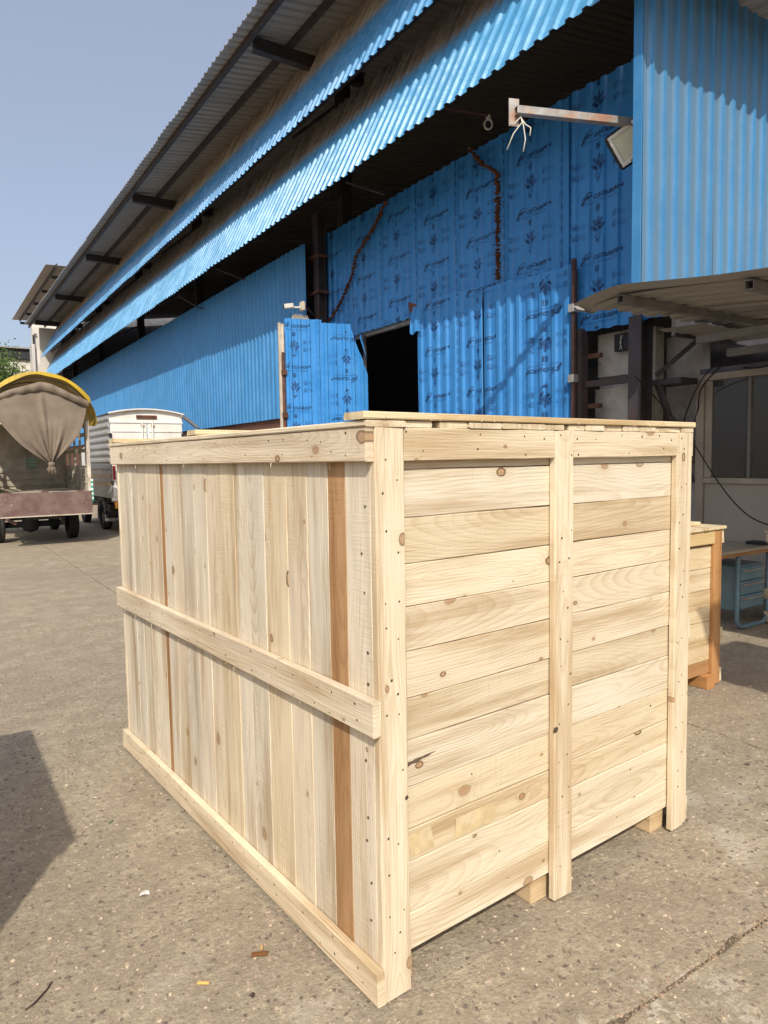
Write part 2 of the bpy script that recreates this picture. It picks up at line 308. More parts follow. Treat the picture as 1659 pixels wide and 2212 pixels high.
class MB:
    def __init__(s): s.v = []; s.f = []
    def add(s, vs, fs, Mx=None):
        b = len(s.v)
        s.v += [tuple(Mx @ Vector(p)) if Mx is not None else tuple(p) for p in vs]
        s.f += [tuple(b + i for i in f) for f in fs]; return s
    def box(s, c, d, Mx=None, bev=0.0):
        v, f = boxdata(d[0], d[1], d[2], bev); X = T(*c)
        return s.add(v, f, (Mx @ X) if Mx is not None else X)
    def mm(s, a, b, bev=0.0):
        return s.box([(a[i] + b[i]) / 2 for i in range(3)], [abs(b[i] - a[i]) for i in range(3)], None, bev)
    def bar(s, p, q, w, h, up=(0, 0, 1), bev=0.0):
        p = Vector(p); q = Vector(q); d = q - p; L = d.length; d.normalize()
        u = Vector(up); sd_ = d.cross(u)
        if sd_.length < 1e-5: sd_ = d.cross(Vector((1, 0, 0)))
        sd_.normalize(); u = sd_.cross(d)
        v, f = boxdata(L, w, h, bev); return s.add(v, f, basis(d, -sd_, u, (p + q) / 2))
    def tube(s, pts, r, n=8, cap=True):
        pts = [Vector(p) for p in pts]; b = len(s.v); m = len(pts); prev = None
        for i, p in enumerate(pts):
            d = (pts[min(i + 1, m - 1)] - pts[max(i - 1, 0)]).normalized()
            a = Vector((0, 0, 1)) if prev is None else prev
            u = a - d * a.dot(d)
            if u.length < 1e-4: a = Vector((1, 0, 0)); u = a - d * a.dot(d)
            u.normalize(); prev = u; w = d.cross(u)
            ri = r[i] if isinstance(r, (list, tuple)) else r
            for j in range(n):
                t = 2 * pi * j / n; s.v.append(tuple(p + (u * cos(t) + w * sin(t)) * ri))
        for i in range(m - 1):
            for j in range(n):
                s.f.append((b + i * n + j, b + i * n + (j + 1) % n, b + (i + 1) * n + (j + 1) % n, b + (i + 1) * n + j))
        if cap:
            s.f.append(tuple(b + j for j in range(n))[::-1]); s.f.append(tuple(b + (m - 1) * n + j for j in range(n)))
        return s
    def lathe(s, prof, n=24, Mx=I4):               # profile (axial, radius) round local X
        b = len(s.v); m = len(prof)
        for (a, r) in prof:
            for j in range(n):
                t = 2 * pi * j / n; s.v.append(tuple(Mx @ Vector((a, r * cos(t), r * sin(t)))))
        for i in range(m - 1):
            for j in range(n):
                s.f.append((b + i * n + j, b + i * n + (j + 1) % n, b + (i + 1) * n + (j + 1) % n, b + (i + 1) * n + j))
        return s
    def grid(s, fn, nu, nv):
        b = len(s.v)
        for j in range(nv + 1):
            for i in range(nu + 1): s.v.append(tuple(fn(i / nu, j / nv)))
        for j in range(nv):
            for i in range(nu):
                a = b + j * (nu + 1) + i; s.f.append((a, a + 1, a + nu + 2, a + nu + 1))
        return s
    def mesh(s, name, smooth=False):
        me = bpy.data.meshes.new(name); me.from_pydata(s.v, [], s.f); me.update()
        if smooth: me.polygons.foreach_set('use_smooth', [True] * len(me.polygons))
        return me
    def build(s, name, mat, parent=None, Wm=I4, smooth=False, color=None):
        return mk(name, s.mesh(name, smooth), mat, parent, Wm, color)
    def buildl(s, name, mat, parent, L=I4, smooth=False, color=None):
        return mk(name, s.mesh(name, smooth), mat, parent, WM[parent.name] @ L, color)
_bc = {}
def boxdata(sx, sy, sz, bev=0.0):
    x, y, z = sx / 2, sy / 2, sz / 2
    if bev <= 0:
        v = [(-x, -y, -z), (x, -y, -z), (x, y, -z), (-x, y, -z), (-x, -y, z), (x, -y, z), (x, y, z), (-x, y, z)]
        return v, [(3, 2, 1, 0), (4, 5, 6, 7), (0, 1, 5, 4), (1, 2, 6, 5), (2, 3, 7, 6), (3, 0, 4, 7)]
    b = min(bev, x * .9, y * .9, z * .9); v = []; idx = {}
    for i in (-1, 1):
        for j in (-1, 1):
            for k in (-1, 1):
                for ax in range(3):
                    p = [i * (x - b), j * (y - b), k * (z - b)]; p[ax] = (i, j, k)[ax] * (x, y, z)[ax]
                    idx[(i, j, k, ax)] = len(v); v.append(tuple(p))
    f = []
    for ax in range(3):
        o1, o2 = (ax + 1) % 3, (ax + 2) % 3
        for sg in (-1, 1):
            q = []
            for (a, c) in ((-1, -1), (1, -1), (1, 1), (-1, 1)):
                s3 = [0, 0, 0]; s3[ax] = sg; s3[o1] = a; s3[o2] = c; q.append(idx[(s3[0], s3[1], s3[2], ax)])
            f.append(tuple(q) if sg > 0 else tuple(q[::-1]))
        for a in (-1, 1):
            for c in (-1, 1):                     # edge running along ax between faces o1 and o2
                def g(t, axx):
                    s3 = [0, 0, 0]; s3[ax] = t; s3[o1] = a; s3[o2] = c; return idx[(s3[0], s3[1], s3[2], axx)]
                q = (g(-1, o1), g(1, o1), g(1, o2), g(-1, o2)); f.append(q if a * c > 0 else q[::-1])
    for i in (-1, 1):
        for j in (-1, 1):
            for k in (-1, 1):
                q = tuple(idx[(i, j, k, ax)] for ax in range(3)); f.append(q if i * j * k > 0 else q[::-1])
    return v, f
def boxmesh(name, sx, sy, sz, bev=0.0):
    key = (name, round(sx, 4), round(sy, 4), round(sz, 4), round(bev, 4))
    if key not in _bc:
        v, f = boxdata(sx, sy, sz, bev); me = bpy.data.meshes.new(name); me.from_pydata(v, [], f); me.update(); _bc[key] = me
    return _bc[key]
def copy_tree(o, parent, Wm=None):
    c = o.copy(); COL.objects.link(c)
    if parent is not None: c.parent = parent
    if Wm is not None: c.matrix_basis = Wm
    WM[c.name] = Wm if Wm is not None else WM.get(o.name, I4)
    for ch in list(o.children): copy_tree(ch, c)
    return c
def jit(a): return random.uniform(-a, a)

def text_mesh(body, size, shear=0.0, bold=0.0, res=2):
    cu = bpy.data.curves.new('lettering', 'FONT'); cu.body = body; cu.size = size; cu.shear = shear; cu.offset = bold
    cu.resolution_u = res; cu.align_x = 'LEFT'; cu.fill_mode = 'FRONT'
    o = bpy.data.objects.new('lettering', cu); COL.objects.link(o)
    bpy.context.view_layer.update()
    me = bpy.data.meshes.new_from_object(o.evaluated_get(bpy.context.evaluated_depsgraph_get()))
    v = [tuple(p.co) for p in me.vertices]; f = [tuple(p.vertices) for p in me.polygons]
    bpy.data.objects.remove(o); bpy.data.curves.remove(cu); bpy.data.meshes.remove(me)
    return v, f

# ------------------------------------------------------------------ ground
ground = MB().mm((-1200, -1200, -0.3), (1200, 1200, -0.006)).build('ground', 'joint'); tag(ground, kind='structure')
YB = [-9.0, -4.4, 1.135, 6.92, 10.62, 16.3, 22.0, 28.0, 34.0, 40.0, 46.0, 52.0, 58.0, 70.0]
XB = {0: [-20, -14, -8, -2.5, 3.4, 9.2, 15], 1: [-20, -14, -8, -2.3, 3.5, 9.2, 15], 2: [-20, -14, -8, -4.0, 1.8, 7.6, 13.4]}
def slab_mesh(x0, x1, y0, y1):
    g = 0.003; x0 += g; x1 -= g; y0 += g; y1 -= g
    def edge(a, b, n, nrm):
        out = []
        for i in range(n):
            t = i / n; j = jit(0.003) + (0.022 * random.random() ** 7) ; out.append((a[0] + (b[0] - a[0]) * t - nrm[0] * abs(j), a[1] + (b[1] - a[1]) * t - nrm[1] * abs(j)))
        return out
    near = y0 < 14 and x0 < 8 and x1 > -1
    n = 110 if near else 4
    ring = edge((x0, y0), (x1, y0), n, (0, -1)) + edge((x1, y0), (x1, y1), n, (1, 0)) + edge((x1, y1), (x0, y1), n, (0, 1)) + edge((x0, y1), (x0, y0), n, (-1, 0))
    m = len(ring); cxm, cym = (x0 + x1) / 2, (y0 + y1) / 2
    v = []; f = []
    for (px, py) in ring:                                   # crumbled arris: inner ring at full height, outer ring lower
        dx, dy = px - cxm, py - cym
        v.append((px - 0.005 * (1 if dx > 0 else -1) * (abs(dx) > (x1 - x0) / 2 - 0.05), py - 0.005 * (1 if dy > 0 else -1) * (abs(dy) > (y1 - y0) / 2 - 0.05), 0.0))
    for (px, py) in ring: v.append((px, py, -0.0015 - 0.002 * random.random()))
    for (px, py) in ring: v.append((px, py, -0.03))
    f.append(tuple(range(m)))
    for k in range(2):
        for i in range(m):
            j = (i + 1) % m; f.append((k * m + i, (k + 1) * m + i, (k + 1) * m + j, k * m + j))
    me = bpy.data.meshes.new('concrete_slab'); me.from_pydata(v, [], f); me.update(); return me
for r in range(len(YB) - 1):
    xb = XB[0] if r < 2 else (XB[1] if r == 2 else XB[2])
    for q in range(len(xb) - 1):
        if YB[r] > 20 and xb[q + 1] < -3: continue
        mk('concrete_slab', slab_mesh(xb[q], xb[q + 1], YB[r], YB[r + 1]), 'yard', ground)

# exposed aggregate: flat chips standing a hair proud of the worn surface
def aggregate(n, rng, size, colour, seed):
    rs = np.random.RandomState(seed); vs = []; fs = []
    cnt = 0; b = 0
    while cnt < n:
        # density falls with distance from the viewpoint
        d = rng[0] + (rng[1] - rng[0]) * rs.rand() ** 0.75; a = rad(33.3) + rad(rs.uniform(-33, 33))
        x, y = d * sin(a), d * cos(a)
        if y > 6.85 and y < 7.0: continue
        if abs(y - 1.135) < 0.03 or abs(y - 6.92) < 0.03: continue
        u = (x - 0.9756) * 0.9978 + (y - 1.5216) * 0.0659; w = -(x - 0.9756) * 0.0659 + (y - 1.5216) * 0.9978
        if 0.03 < u < 1.5 and 0.1 < w < 2.2: continue
        s = size[0] + (size[1] - size[0]) * rs.rand() ** 2.0; k = rs.randint(4, 8); el = rs.uniform(0.4, 1.0); ro = rs.rand() * pi
        h = 0.0006 + 0.0016 * rs.rand()
        ang = np.sort(rs.rand(k) * 0.7 + np.arange(k)) * 2 * pi / k
        rr = s * (0.6 + 0.6 * rs.rand(k))
        px = np.cos(ang) * rr; py = np.sin(ang) * rr * el
        qx = x + px * cos(ro) - py * sin(ro); qy = y + px * sin(ro) + py * cos(ro)
        tx, ty = rs.normal(0, 0.06, 2)
        for i in range(k): vs.append((qx[i], qy[i], -0.001))
        for i in range(k): vs.append((x + (qx[i] - x) * 0.86, y + (qy[i] - y) * 0.86, h + (qx[i] - x) * tx + (qy[i] - y) * ty + 0.0004))
        fs.append(tuple(b + k + i for i in range(k)))
        for i in range(k): j = (i + 1) % k; fs.append((b + i, b + j, b + k + j, b + k + i))
        b += 2 * k; cnt += 1
    me = bpy.data.meshes.new('aggregate_stones'); me.from_pydata(vs, [], fs); me.update()
    o = mk('aggregate_stones', me, 'stone', ground, I4, colour); tag(o, kind='stuff'); return o
aggregate(15000, (1.2, 7.5), (0.0025, 0.0135), (1.0, 1.0, 1.0), 3)
aggregate(9000, (1.2, 7.0), (0.0025, 0.0145), (1.45, 1.42, 1.38), 4)
aggregate(420, (1.2, 5.0), (0.008, 0.018), (0.95, 0.95, 0.92), 6)
def joint_grit(y0, xa, xb, n, seed):
    rs = np.random.RandomState(seed); m = MB()
    for i in range(n):
        x = rs.uniform(xa, xb); y = y0 + rs.normal(0, 0.012); r = rs.uniform(0.002, 0.007); b = len(m.v); k = 5
        z = -0.004 if abs(y - y0) < 0.004 else 0.0
        for j in range(k): t = 2 * pi * j / k + rs.rand(); m.v.append((x + cos(t) * r, y + sin(t) * r, z))
        m.v.append((x, y, z + r * 0.7))
        for j in range(k): m.f.append((b + j, b + (j + 1) % k, b + k))
    o = m.build('joint_grit', 'stone', ground, I4, False, (1.25, 1.15, 1.0)); tag(o, kind='stuff')
joint_grit(1.135, 0.9, 3.4, 900, 8); joint_grit(6.92, 0.2, 3.0, 500, 9)
aggregate(2600, (1.2, 5.5), (0.002, 0.009), (2.5, 2.45, 2.3), 5)

# ------------------------------------------------------------------ wooden crates
def PALE():
    b = random.uniform(0.93, 1.03); w = random.uniform(-0.02, 0.03); return (b, b * (1 - 0.5 * w), b * (1 - 1.6 * w))
def plank_l(par, name, a, b, mat='pine', bev=0.002, color=None, rot=0.0, axis='x'):
    """a,b opposite corners in the parent's frame; local X of the plank runs along its length, Z through its thickness"""
    d = [abs(b[i] - a[i]) for i in range(3)]; c = [(a[i] + b[i]) / 2 for i in range(3)]
    order = sorted(range(3), key=lambda i: -d[i])
    ax = [Vector((1 if i == k else 0 for i in range(3))) for k in range(3)]
    X, Y = ax[order[0]], ax[order[1]]; Z = X.cross(Y)
    me = wobble_mesh(d[order[0]], d[order[1]], d[order[2]], bev)
    L = basis(X, Y, Z, c) @ RZ(rot)
    return mkl(name, me, mat, par, L, color if color is not None else PALE())
def wobble_mesh(L, Wd, th, bev, amp=0.0008):
    n = max(3, int(L / 0.13)); x, y, z = L / 2, Wd / 2, th / 2; b = bev; v = []; f = []
    sec = [(y, z - b), (y - b, z), (-y + b, z), (-y, z - b), (-y, -z + b), (-y + b, -z), (y - b, -z), (y, -z + b)]
    bow = jit(0.0022) if L > 0.8 else 0.0; pa, pb = jit(3), jit(3); ek = [jit(0.003), jit(0.003)]
    for i in range(n + 1):
        u = i / n; X = -x + L * u
        for k, (yy, zz) in enumerate(sec):
            e = ek[0] * yy / y if i == 0 else (ek[1] * yy / y if i == n else 0)
            v.append((X + e + (jit(0.0012) if i in (0, n) else 0), yy + bow * sin(pi * u) * 0.5 + (jit(amp) + amp * 0.6 * sin(u * 9 + (pa if yy > 0 else pb))), zz + jit(amp * 0.35)))
    for i in range(n):
        for k in range(8): a_ = i * 8 + k; c_ = i * 8 + (k + 1) % 8; f.append((a_, c_, c_ + 8, a_ + 8))
    f.append(tuple(range(8))[::-1]); f.append(tuple(range(n * 8, n * 8 + 8)))
    me = bpy.data.meshes.new('plank'); me.from_pydata(v, [], f); me.update()
    bm = bmesh.new(); bm.from_mesh(me); bmesh.ops.recalc_face_normals(bm, faces=bm.faces[:]); bm.to_mesh(me); bm.free(); return me
_nailv = [(cos(2 * pi * j / 7), sin(2 * pi * j / 7)) for j in range(7)]
def nails(par, pts, r=0.0042):
    """pts: (position, normal) in the parent's frame"""
    mb = MB()
    for p, n in pts:
        n = Vector(n); u = n.orthogonal().normalized(); w = n.cross(u); rr = r * random.uniform(0.55, 1.1)
        p = Vector(p) + n * 0.0006; b = len(mb.v)
        for (cx_, sy_) in _nailv: mb.v.append(tuple(p + (u * cx_ + w * sy_ * 0.85) * rr))
        for (cx_, sy_) in _nailv: mb.v.append(tuple(p - n * 0.003 + (u * cx_ + w * sy_ * 0.85) * rr * 1.05))
        mb.f.append(tuple(range(b, b + 7)))
        for j in range(7): mb.f.append((b + 7 + j, b + 7 + (j + 1) % 7, b + (j + 1) % 7, b + j))
    o = mb.buildl('nail_heads', 'nail', par); tag(o, kind='stuff'); return o

def big_crate():
    Wd, L, H = 1.535, 2.225, 1.583
    t = thing('wooden_crate', 'large pale pine shipping crate standing in the sun in the middle of the yard', 'crate', (0.9756, 1.5216, 0.0), rad(3.7786), 'wooden crates in the yard')
    nl = []
    # long side facing left: upright boards, then three rails nailed over them
    yb = [0.026, 0.146, 0.236, 0.352, 0.476, 0.627, 0.751, 0.852, 0.996, 1.10, 1.223, 1.36, 1.47, 1.568, 1.606, 1.788, 1.90, 2.003, 2.11, 2.222]
    tint = {1: (0.60, 0.40, 0.25), 13: (0.52, 0.33, 0.19), 2: (0.90, 0.90, 0.90), 0: (0.97, 0.95, 0.92), 7: (0.93, 0.885, 0.785), 8: (0.93, 0.89, 0.82), 11: (0.88, 0.84, 0.78), 4: (0.95, 0.90, 0.80)}
    for i in range(len(yb) - 1):
        pr = random.uniform(0.0, 0.003); bq = random.uniform(0.86, 1.0); c = tint.get(i, [bq * q for q in random.choice(((1.0, 0.985, 0.96), (1.0, 0.97, 0.92), (0.985, 0.985, 0.985), (1.0, 0.96, 0.88)))])
        o = plank_l(t, 'plank', (0.0 - pr + 0.003, yb[i] + 0.0008, 0.02), (0.022, yb[i + 1] - 0.0008, H - 0.002), 'pine_grey', 0.0022, c)
        if i == 1: o['label'] = 'single red-brown upright board'
    rails = [(1.494, 1.583), (0.768, 0.866), (0.019, 0.115)]
    for k, (z0, z1) in enumerate(rails):
        plank_l(t, 'rail', (-0.027, 0.006 - 0.012 * (k > 0), z0), (-0.0006, L + 0.004, z1), 'pine_grey', 0.003, (0.93, 0.89, 0.83) if k < 2 else (1.0, 0.94, 0.84))
        for i in range(len(yb) - 1):
            ym = (yb[i] + yb[i + 1]) / 2
            for zz in (z0 + 0.022, z1 - 0.022):
                
                if random.random() < 0.82: nl.append(((-0.027, ym + jit(0.032), zz + jit(0.013)), (-1, 0, 0)))
    for z in np.arange(0.2, 1.45, 0.115):
        nl.append(((-0.001, 0.06 + jit(0.012), z + jit(0.03)), (-1, 0, 0)))
    # far long side
    ys = np.linspace(0.026, 2.222, 19)
    for i in range(18):
        plank_l(t, 'plank', (Wd - 0.022, ys[i] + 0.0008, 0.02), (Wd - 0.002, ys[i + 1] - 0.0008, H - 0.002), 'pine', 0.002)
    for (z0, z1) in rails: plank_l(t, 'rail', (Wd - 0.0014, 0.012, z0), (Wd + 0.024, L, z1), 'pine', 0.003)
    # end facing the viewer: level boards behind three uprights and the short top rails
    zb = [1.58, 1.471, 1.34, 1.212, 1.092, 0.968, 0.835, 0.715, 0.58, 0.456, 0.362, 0.21, 0.099]
    ft = {2: (0.89, 0.84, 0.75), 6: (0.89, 0.85, 0.78), 8: (0.94, 0.88, 0.78), 9: (0.92, 0.86, 0.75), 5: (0.97, 0.94, 0.89), 4: (0.94, 0.91, 0.86), 10: (0.98, 0.955, 0.9), 11: (1.03, 1.01, 0.97), 12: (1.03, 1.005, 0.955), 3: (1.02, 0.99, 0.94)}
    for side in (0, 1):
        for i in range(len(zb) - 1):
            y0, y1 = (0.030 - random.uniform(0, 0.003), 0.052) if side == 0 else (L - 0.052, L - 0.030)
            c = ft.get(i) if side == 0 else None
            plank_l(t, 'plank', (0.024, y0, zb[i + 1] + 0.001), (Wd - 0.024, y1, zb[i] - 0.001), 'pine', 0.0022, c, rot=jit(0.0006))
            if side == 0:
                for xx in (0.03, 0.065, 0.745, 0.785, 1.455, 1.485):
                    
                    if random.random() < 0.85: nl.append(((xx + jit(0.012), 0.0, (zb[i] + zb[i + 1]) / 2 + jit(0.045)), (0, -1, 0)))
                if i > 0:
                    for xx in (0.3, 0.52, 1.05, 1.25):
                        if random.random() < 0.35: nl.append(((xx + jit(0.08), 0.029, (zb[i] + zb[i + 1]) / 2 + jit(0.04)), (0, -1, 0)))
        posts = [(0.0, 0.096), (0.714, 0.806), (1.428, 1.508)]
        for (x0, x1) in posts:
            y0, y1 = (0.0, 0.0255) if side == 0 else (L - 0.0255, L)
            plank_l(t, 'post', (x0, y0, 0.014), (x1, y1, H), 'pine', 0.003, (1.02, 0.985, 0.93))
        y0, y1 = (0.0015, 0.029) if side == 0 else (L - 0.029, L - 0.0015)
        for (x0, x1) in ((0.0968, 0.7132), (0.8068, 1.4272)):
            plank_l(t, 'rail', (x0, y0, 1.495), (x1, y1, H - 0.0005), 'pine', 0.002, (0.97, 0.93, 0.86))
            if side == 0:
                for xx in np.arange(x0 + 0.05, x1, 0.11):
                    for zz in (1.515, 1.562):
                        if random.random() < 0.75: nl.append(((xx + jit(0.045), 0.0015, zz + jit(0.011)), (0, -1, 0)))
        y0, y1 = (0.003, 0.0255) if side == 0 else (L - 0.0255, L - 0.003)
        plank_l(t, 'post', (1.5086, y0, 0.02), (Wd, y1, H), 'pine', 0.002, (1.0, 0.96, 0.88))
    # posts' backing uprights seen on edge between side boards and corner post
    for yy in (0.7, 1.45):
        pass
    # bearers under the floor and the floor boards
    for (x0, x1) in ((0.05, 0.14), (0.655, 0.745), (1.36, 1.45)):
        plank_l(t, 'bearer', (x0, 0.054, 0.001), (x1, L - 0.054, 0.092), 'pine', 0.004, (0.85, 0.72, 0.55))
    for k in range(15):
        a = 0.056 + k * (L - 0.112) / 15
        plank_l(t, 'floor_board', (0.024, a + 0.003, 0.0925), (Wd - 0.024, a + (L - 0.112) / 15 - 0.003, 0.112), 'pine', 0.002)
    # lid: boards running front to back, cross battens on top
    x = -0.032; k = 0
    while x < Wd - 0.005:
        wdt = random.uniform(0.072, 0.135); x1 = min(x + wdt, Wd + 0.006)
        if Wd - x1 < 0.05: x1 = Wd + 0.006
        dz = random.uniform(0, 0.0025)
        plank_l(t, 'lid_board', (x, -0.004 + random.uniform(0, 0.012), H + 0.001), (x1 - 0.001, L + 0.006, H + 0.0195 - dz), 'pine', 0.0035, (1.0, 0.97, 0.90))
        x = x1 + (0.026 if k in (1, 6) else random.uniform(0.0, 0.004)); k += 1
    for (y0, y1, xl) in ((-0.006, 0.088, -0.036), (1.10, 1.19, -0.03), (2.13, 2.222, -0.034)):
        plank_l(t, 'lid_batten', (xl, y0, H + 0.0203), (Wd + 0.006, y1, H + 0.040), 'pine', 0.003, (1.0, 0.93, 0.76), rot=jit(0.003))
    nails(t, nl)
    nails(t, [((0.088, 0.0, 0.571), (0, -1, 0)), ((0.72, 0.0, 0.603), (0, -1, 0))], 0.0125)
    # waney bark edge and old glue-tape marks on the end boards
    bk = MB(); n_ = 14
    for i in range(n_ + 1):
        u = i / n_; zz_ = 0.648 + 0.012 * u; hh_ = (0.013 + 0.0035 * sin(u * 19) + 0.002 * sin(u * 43)) * (1 - u) ** 0.7 + 0.0004; bk.v += [(0.098 + 0.12 * u, 0.0258, zz_ - hh_ * 0.6), (0.098 + 0.12 * u, 0.0258, zz_ + hh_ * 0.4)]
    bk.f = [(2 * i, 2 * i + 2, 2 * i + 3, 2 * i + 1) for i in range(n_)]
    bk.buildl('bark_edge', 'bark', t)
    for (x0, x1, z0, z1) in ((0.10, 0.20, 0.375, 0.445), (0.29, 0.46, 0.372, 0.436)):
        g_ = MB(); g_.v = [(x0, 0.0262, z0), (x1 + 0.01, 0.0262, z0 + 0.003), (x1 - 0.004, 0.0262, z1), (x0 + 0.006, 0.0262, z1 - 0.004)]; g_.f = [(0, 1, 2, 3)]; g_.buildl('tape_mark', 'tape', t)
    # splinters torn at sawn edges
    sp = MB()
    for k in range(26):
        y = random.uniform(0.05, 2.2); z = random.choice((1.493, 0.767)); l = random.uniform(0.006, 0.02)
        p = Vector((-0.026 + random.random() * 0.02, y, z)); sp.tube([p, p + Vector((-0.004, jit(0.012), -l))], [0.0016, 0.0004], 4)
    for k in range(10):
        xx = random.uniform(0.0, 1.5); p = Vector((xx, -0.005, H + 0.02)); sp.tube([p, p + Vector((jit(0.01), -0.008, random.uniform(-0.004, 0.014)))], [0.0014, 0.0004], 4)
    tag(sp.buildl('splinters', 'pine', t), kind='stuff')
    return t
crate = big_crate()

def small_crate(name, label, loc, rz, Wd, L, H, post_col, seed, lid_over=0.03, rows=8):
    random.seed(seed)
    t = thing(name, label, 'crate', loc, rz, 'wooden crates in the yard')
    zs = [0.085]
    while zs[-1] < H - 0.03: zs.append(min(H - 0.002, zs[-1] + random.uniform(0.07, 0.16)))
    nl = []
    for side in (0, 1):
        for i in range(len(zs) - 1):
            y0, y1 = (0.028, 0.048) if side == 0 else (L - 0.048, L - 0.028)
            c = random.choice([(1.0, 0.95, 0.85), (0.93, 0.82, 0.66), (0.80, 0.58, 0.38), (0.98, 0.90, 0.75)])
            if side == 0 and i == 0: c = (0.62, 0.40, 0.23)
            if side == 0 and i == len(zs) - 2: c = (0.45, 0.30, 0.2)
            plank_l(t, 'plank', (0.022, y0 - random.uniform(0, 0.003), zs[i] + 0.001), (Wd - 0.022, y1, zs[i + 1] - 0.001), 'pine', 0.003, c)
        for (x0, x1) in ((0.0, 0.085), (Wd - 0.085, Wd)):
            y0, y1 = (0.0, 0.0272) if side == 0 else (L - 0.0272, L)
            plank_l(t, 'post', (x0, y0, 0.012), (x1, y1, H), 'brownwood' if post_col else 'pine', 0.004, (1, 1, 1))
            for z in np.arange(0.1, H, 0.16):
                for dx in (0.025, 0.06): nl.append(((x0 + dx + jit(0.008), 0.0, z + jit(0.04)), (0, -1, 0)))
        y0, y1 = (0.002, 0.0272) if side == 0 else (L - 0.0272, L - 0.002)
        plank_l(t, 'rail', (0.0858, y0, H - 0.09), (Wd - 0.0858, y1, H - 0.001), 'pine', 0.003, (0.92, 0.78, 0.52))
    n = int(L / 0.115)
    for sx in (0, 1):
        for i in range(n):
            a, b = i * (L - 0.056) / n + 0.028, (i + 1) * (L - 0.056) / n + 0.028
            x0, x1 = (0.0, 0.021) if sx == 0 else (Wd - 0.021, Wd)
            plank_l(t, 'plank', (x0, a + 0.001, 0.02), (x1, b - 0.001, H - 0.001), 'pine', 0.002)
        for (z0, z1) in ((H - 0.09, H - 0.004), (H * 0.28, H * 0.28 + 0.09), (0.02, 0.11)):
            x0, x1 = (-0.024, -0.0006) if sx == 0 else (Wd + 0.0006, Wd + 0.024)
            plank_l(t, 'rail', (x0, 0.004, z0), (x1, L - 0.004, z1), 'pine', 0.003, (0.98, 0.93, 0.82))
    for x0 in (0.06, Wd / 2 - 0.045, Wd - 0.18):
        plank_l(t, 'bearer', (x0, -0.02, 0.001), (x0 + 0.09, L - 0.03, 0.0845), 'brownwood', 0.004, (1.1, 1.05, 1.0))
    m = int((Wd + 0.06) / 0.12); w = (Wd + 2 * lid_over) / m
    for i in range(m):
        plank_l(t, 'lid_board', (-lid_over + i * w + 0.001, -0.012, H + 0.001), (-lid_over + (i + 1) * w - 0.001, L + 0.012, H + 0.020), 'pine', 0.003, (1.0, 0.95, 0.82))
    nails(t, nl); return t
small_crate('wooden_crate', 'smaller wooden crate with red-brown corner posts, half hidden behind the large crate', (3.33, 2.53, 0.0), rad(1.0), 0.945, 0.95, 1.02, True, 21)
bt = MB().box((0, 0, 0), (0.62, 0.09, 0.022), None, 0.003).build('loose_batten', 'pine', None, T(3.88, 2.66, 1.0525) @ RZ(rad(6)), color=(1.0, 0.93, 0.78))
tag(bt, 'loose pale batten lying on the lid of the smaller crate', 'plank')
small_crate('wooden_crate', 'wooden crate standing beyond the left edge, throwing the angular shadow on the yard', (-1.50, 1.40, 0.0), 0.0, 0.98, 1.38, 1.585, False, 33)
small_crate('wooden_crate', 'brown wooden crate cut off by the right edge, beside the blue steel desk', (6.16, 2.96, 0.0), 0.0, 0.5, 0.3, 0.80, True, 35)
random.seed(11)

# ------------------------------------------------------------------ corrugated sheets
PITCH = 0.2
PROF = [(0.0, 0.0), (0.052, 0.0), (0.074, 0.03), (0.126, 0.03), (0.148, 0.0)]      # one pitch
def prof_pts(width, pitch=PITCH, h=1.0, minor=False):
    out = []; n = int(math.ceil(width / pitch - 1e-6)); s = pitch / PITCH
    for i in range(n):
        for (x, z) in PROF:
            X = i * pitch + x * s
            if X <= width + 1e-6: out.append((X, z * h))
    if out[-1][0] < width - 1e-6: out.append((width, prof(width, pitch, h)))
    return out
def prof(x, pitch=PITCH, h=1.0):
    s = pitch / PITCH; t = (x % pitch) / s
    p = PROF + [(0.2, 0.0)]
    for (a, za), (b, zb_) in zip(p[:-1], p[1:]):
        if a <= t <= b: return h * (za + (zb_ - za) * ((t - a) / (b - a) if b > a else 0))
    return 0.0
_sh = {}
def sheet_mesh(width, height, pitch=PITCH, h=1.0, wav=0.0, ny=1, cut=None, seed=0):
    key = (round(width, 3), round(height, 3), pitch, h, wav, ny, seed, cut is not None)
    if key in _sh and cut is None: return _sh[key]
    rs = random.Random(seed + 5); pp = prof_pts(width, pitch, h); mb = MB(); n = len(pp); th = 0.0016
    jb = [rs.uniform(-1, 1) * wav for _ in pp]; jt = [rs.uniform(-1, 1) * wav for _ in pp]
    ph = rs.random() * 6
    for back in (0, 1):
        for j in range(ny + 1):
            for i, (x, z) in enumerate(pp):
                y = height * j / ny
                if j == 0: y += jb[i]
                if j == ny: y += jt[i]
                if cut: y = cut(x, y, j == ny)
                bow = wav * 0.8 * sin(y * 2.1 + ph) * sin(x * 3 + ph)
                mb.v.append((x, y, z + bow - back * th))
    m = n * (ny + 1)
    for j in range(ny):
        for i in range(n - 1):
            a = j * n + i; mb.f.append((a, a + 1, a + n + 1, a + n))
            a += m; mb.f.append((a, a + n, a + n + 1, a + 1))
    for i in range(n - 1):
        mb.f.append((i, m + i, m + i + 1, i + 1)); a = ny * n + i; mb.f.append((a, a + 1, m + a + 1, m + a))
    for j in range(ny):
        a = j * n; mb.f.append((a, a + n, m + a + n, m + a)); a = j * n + n - 1; mb.f.append((a, m + a, m + a + n, a + n))
    me = mb.mesh('corrugated_sheet')
    if cut is None: _sh[key] = me
    return me
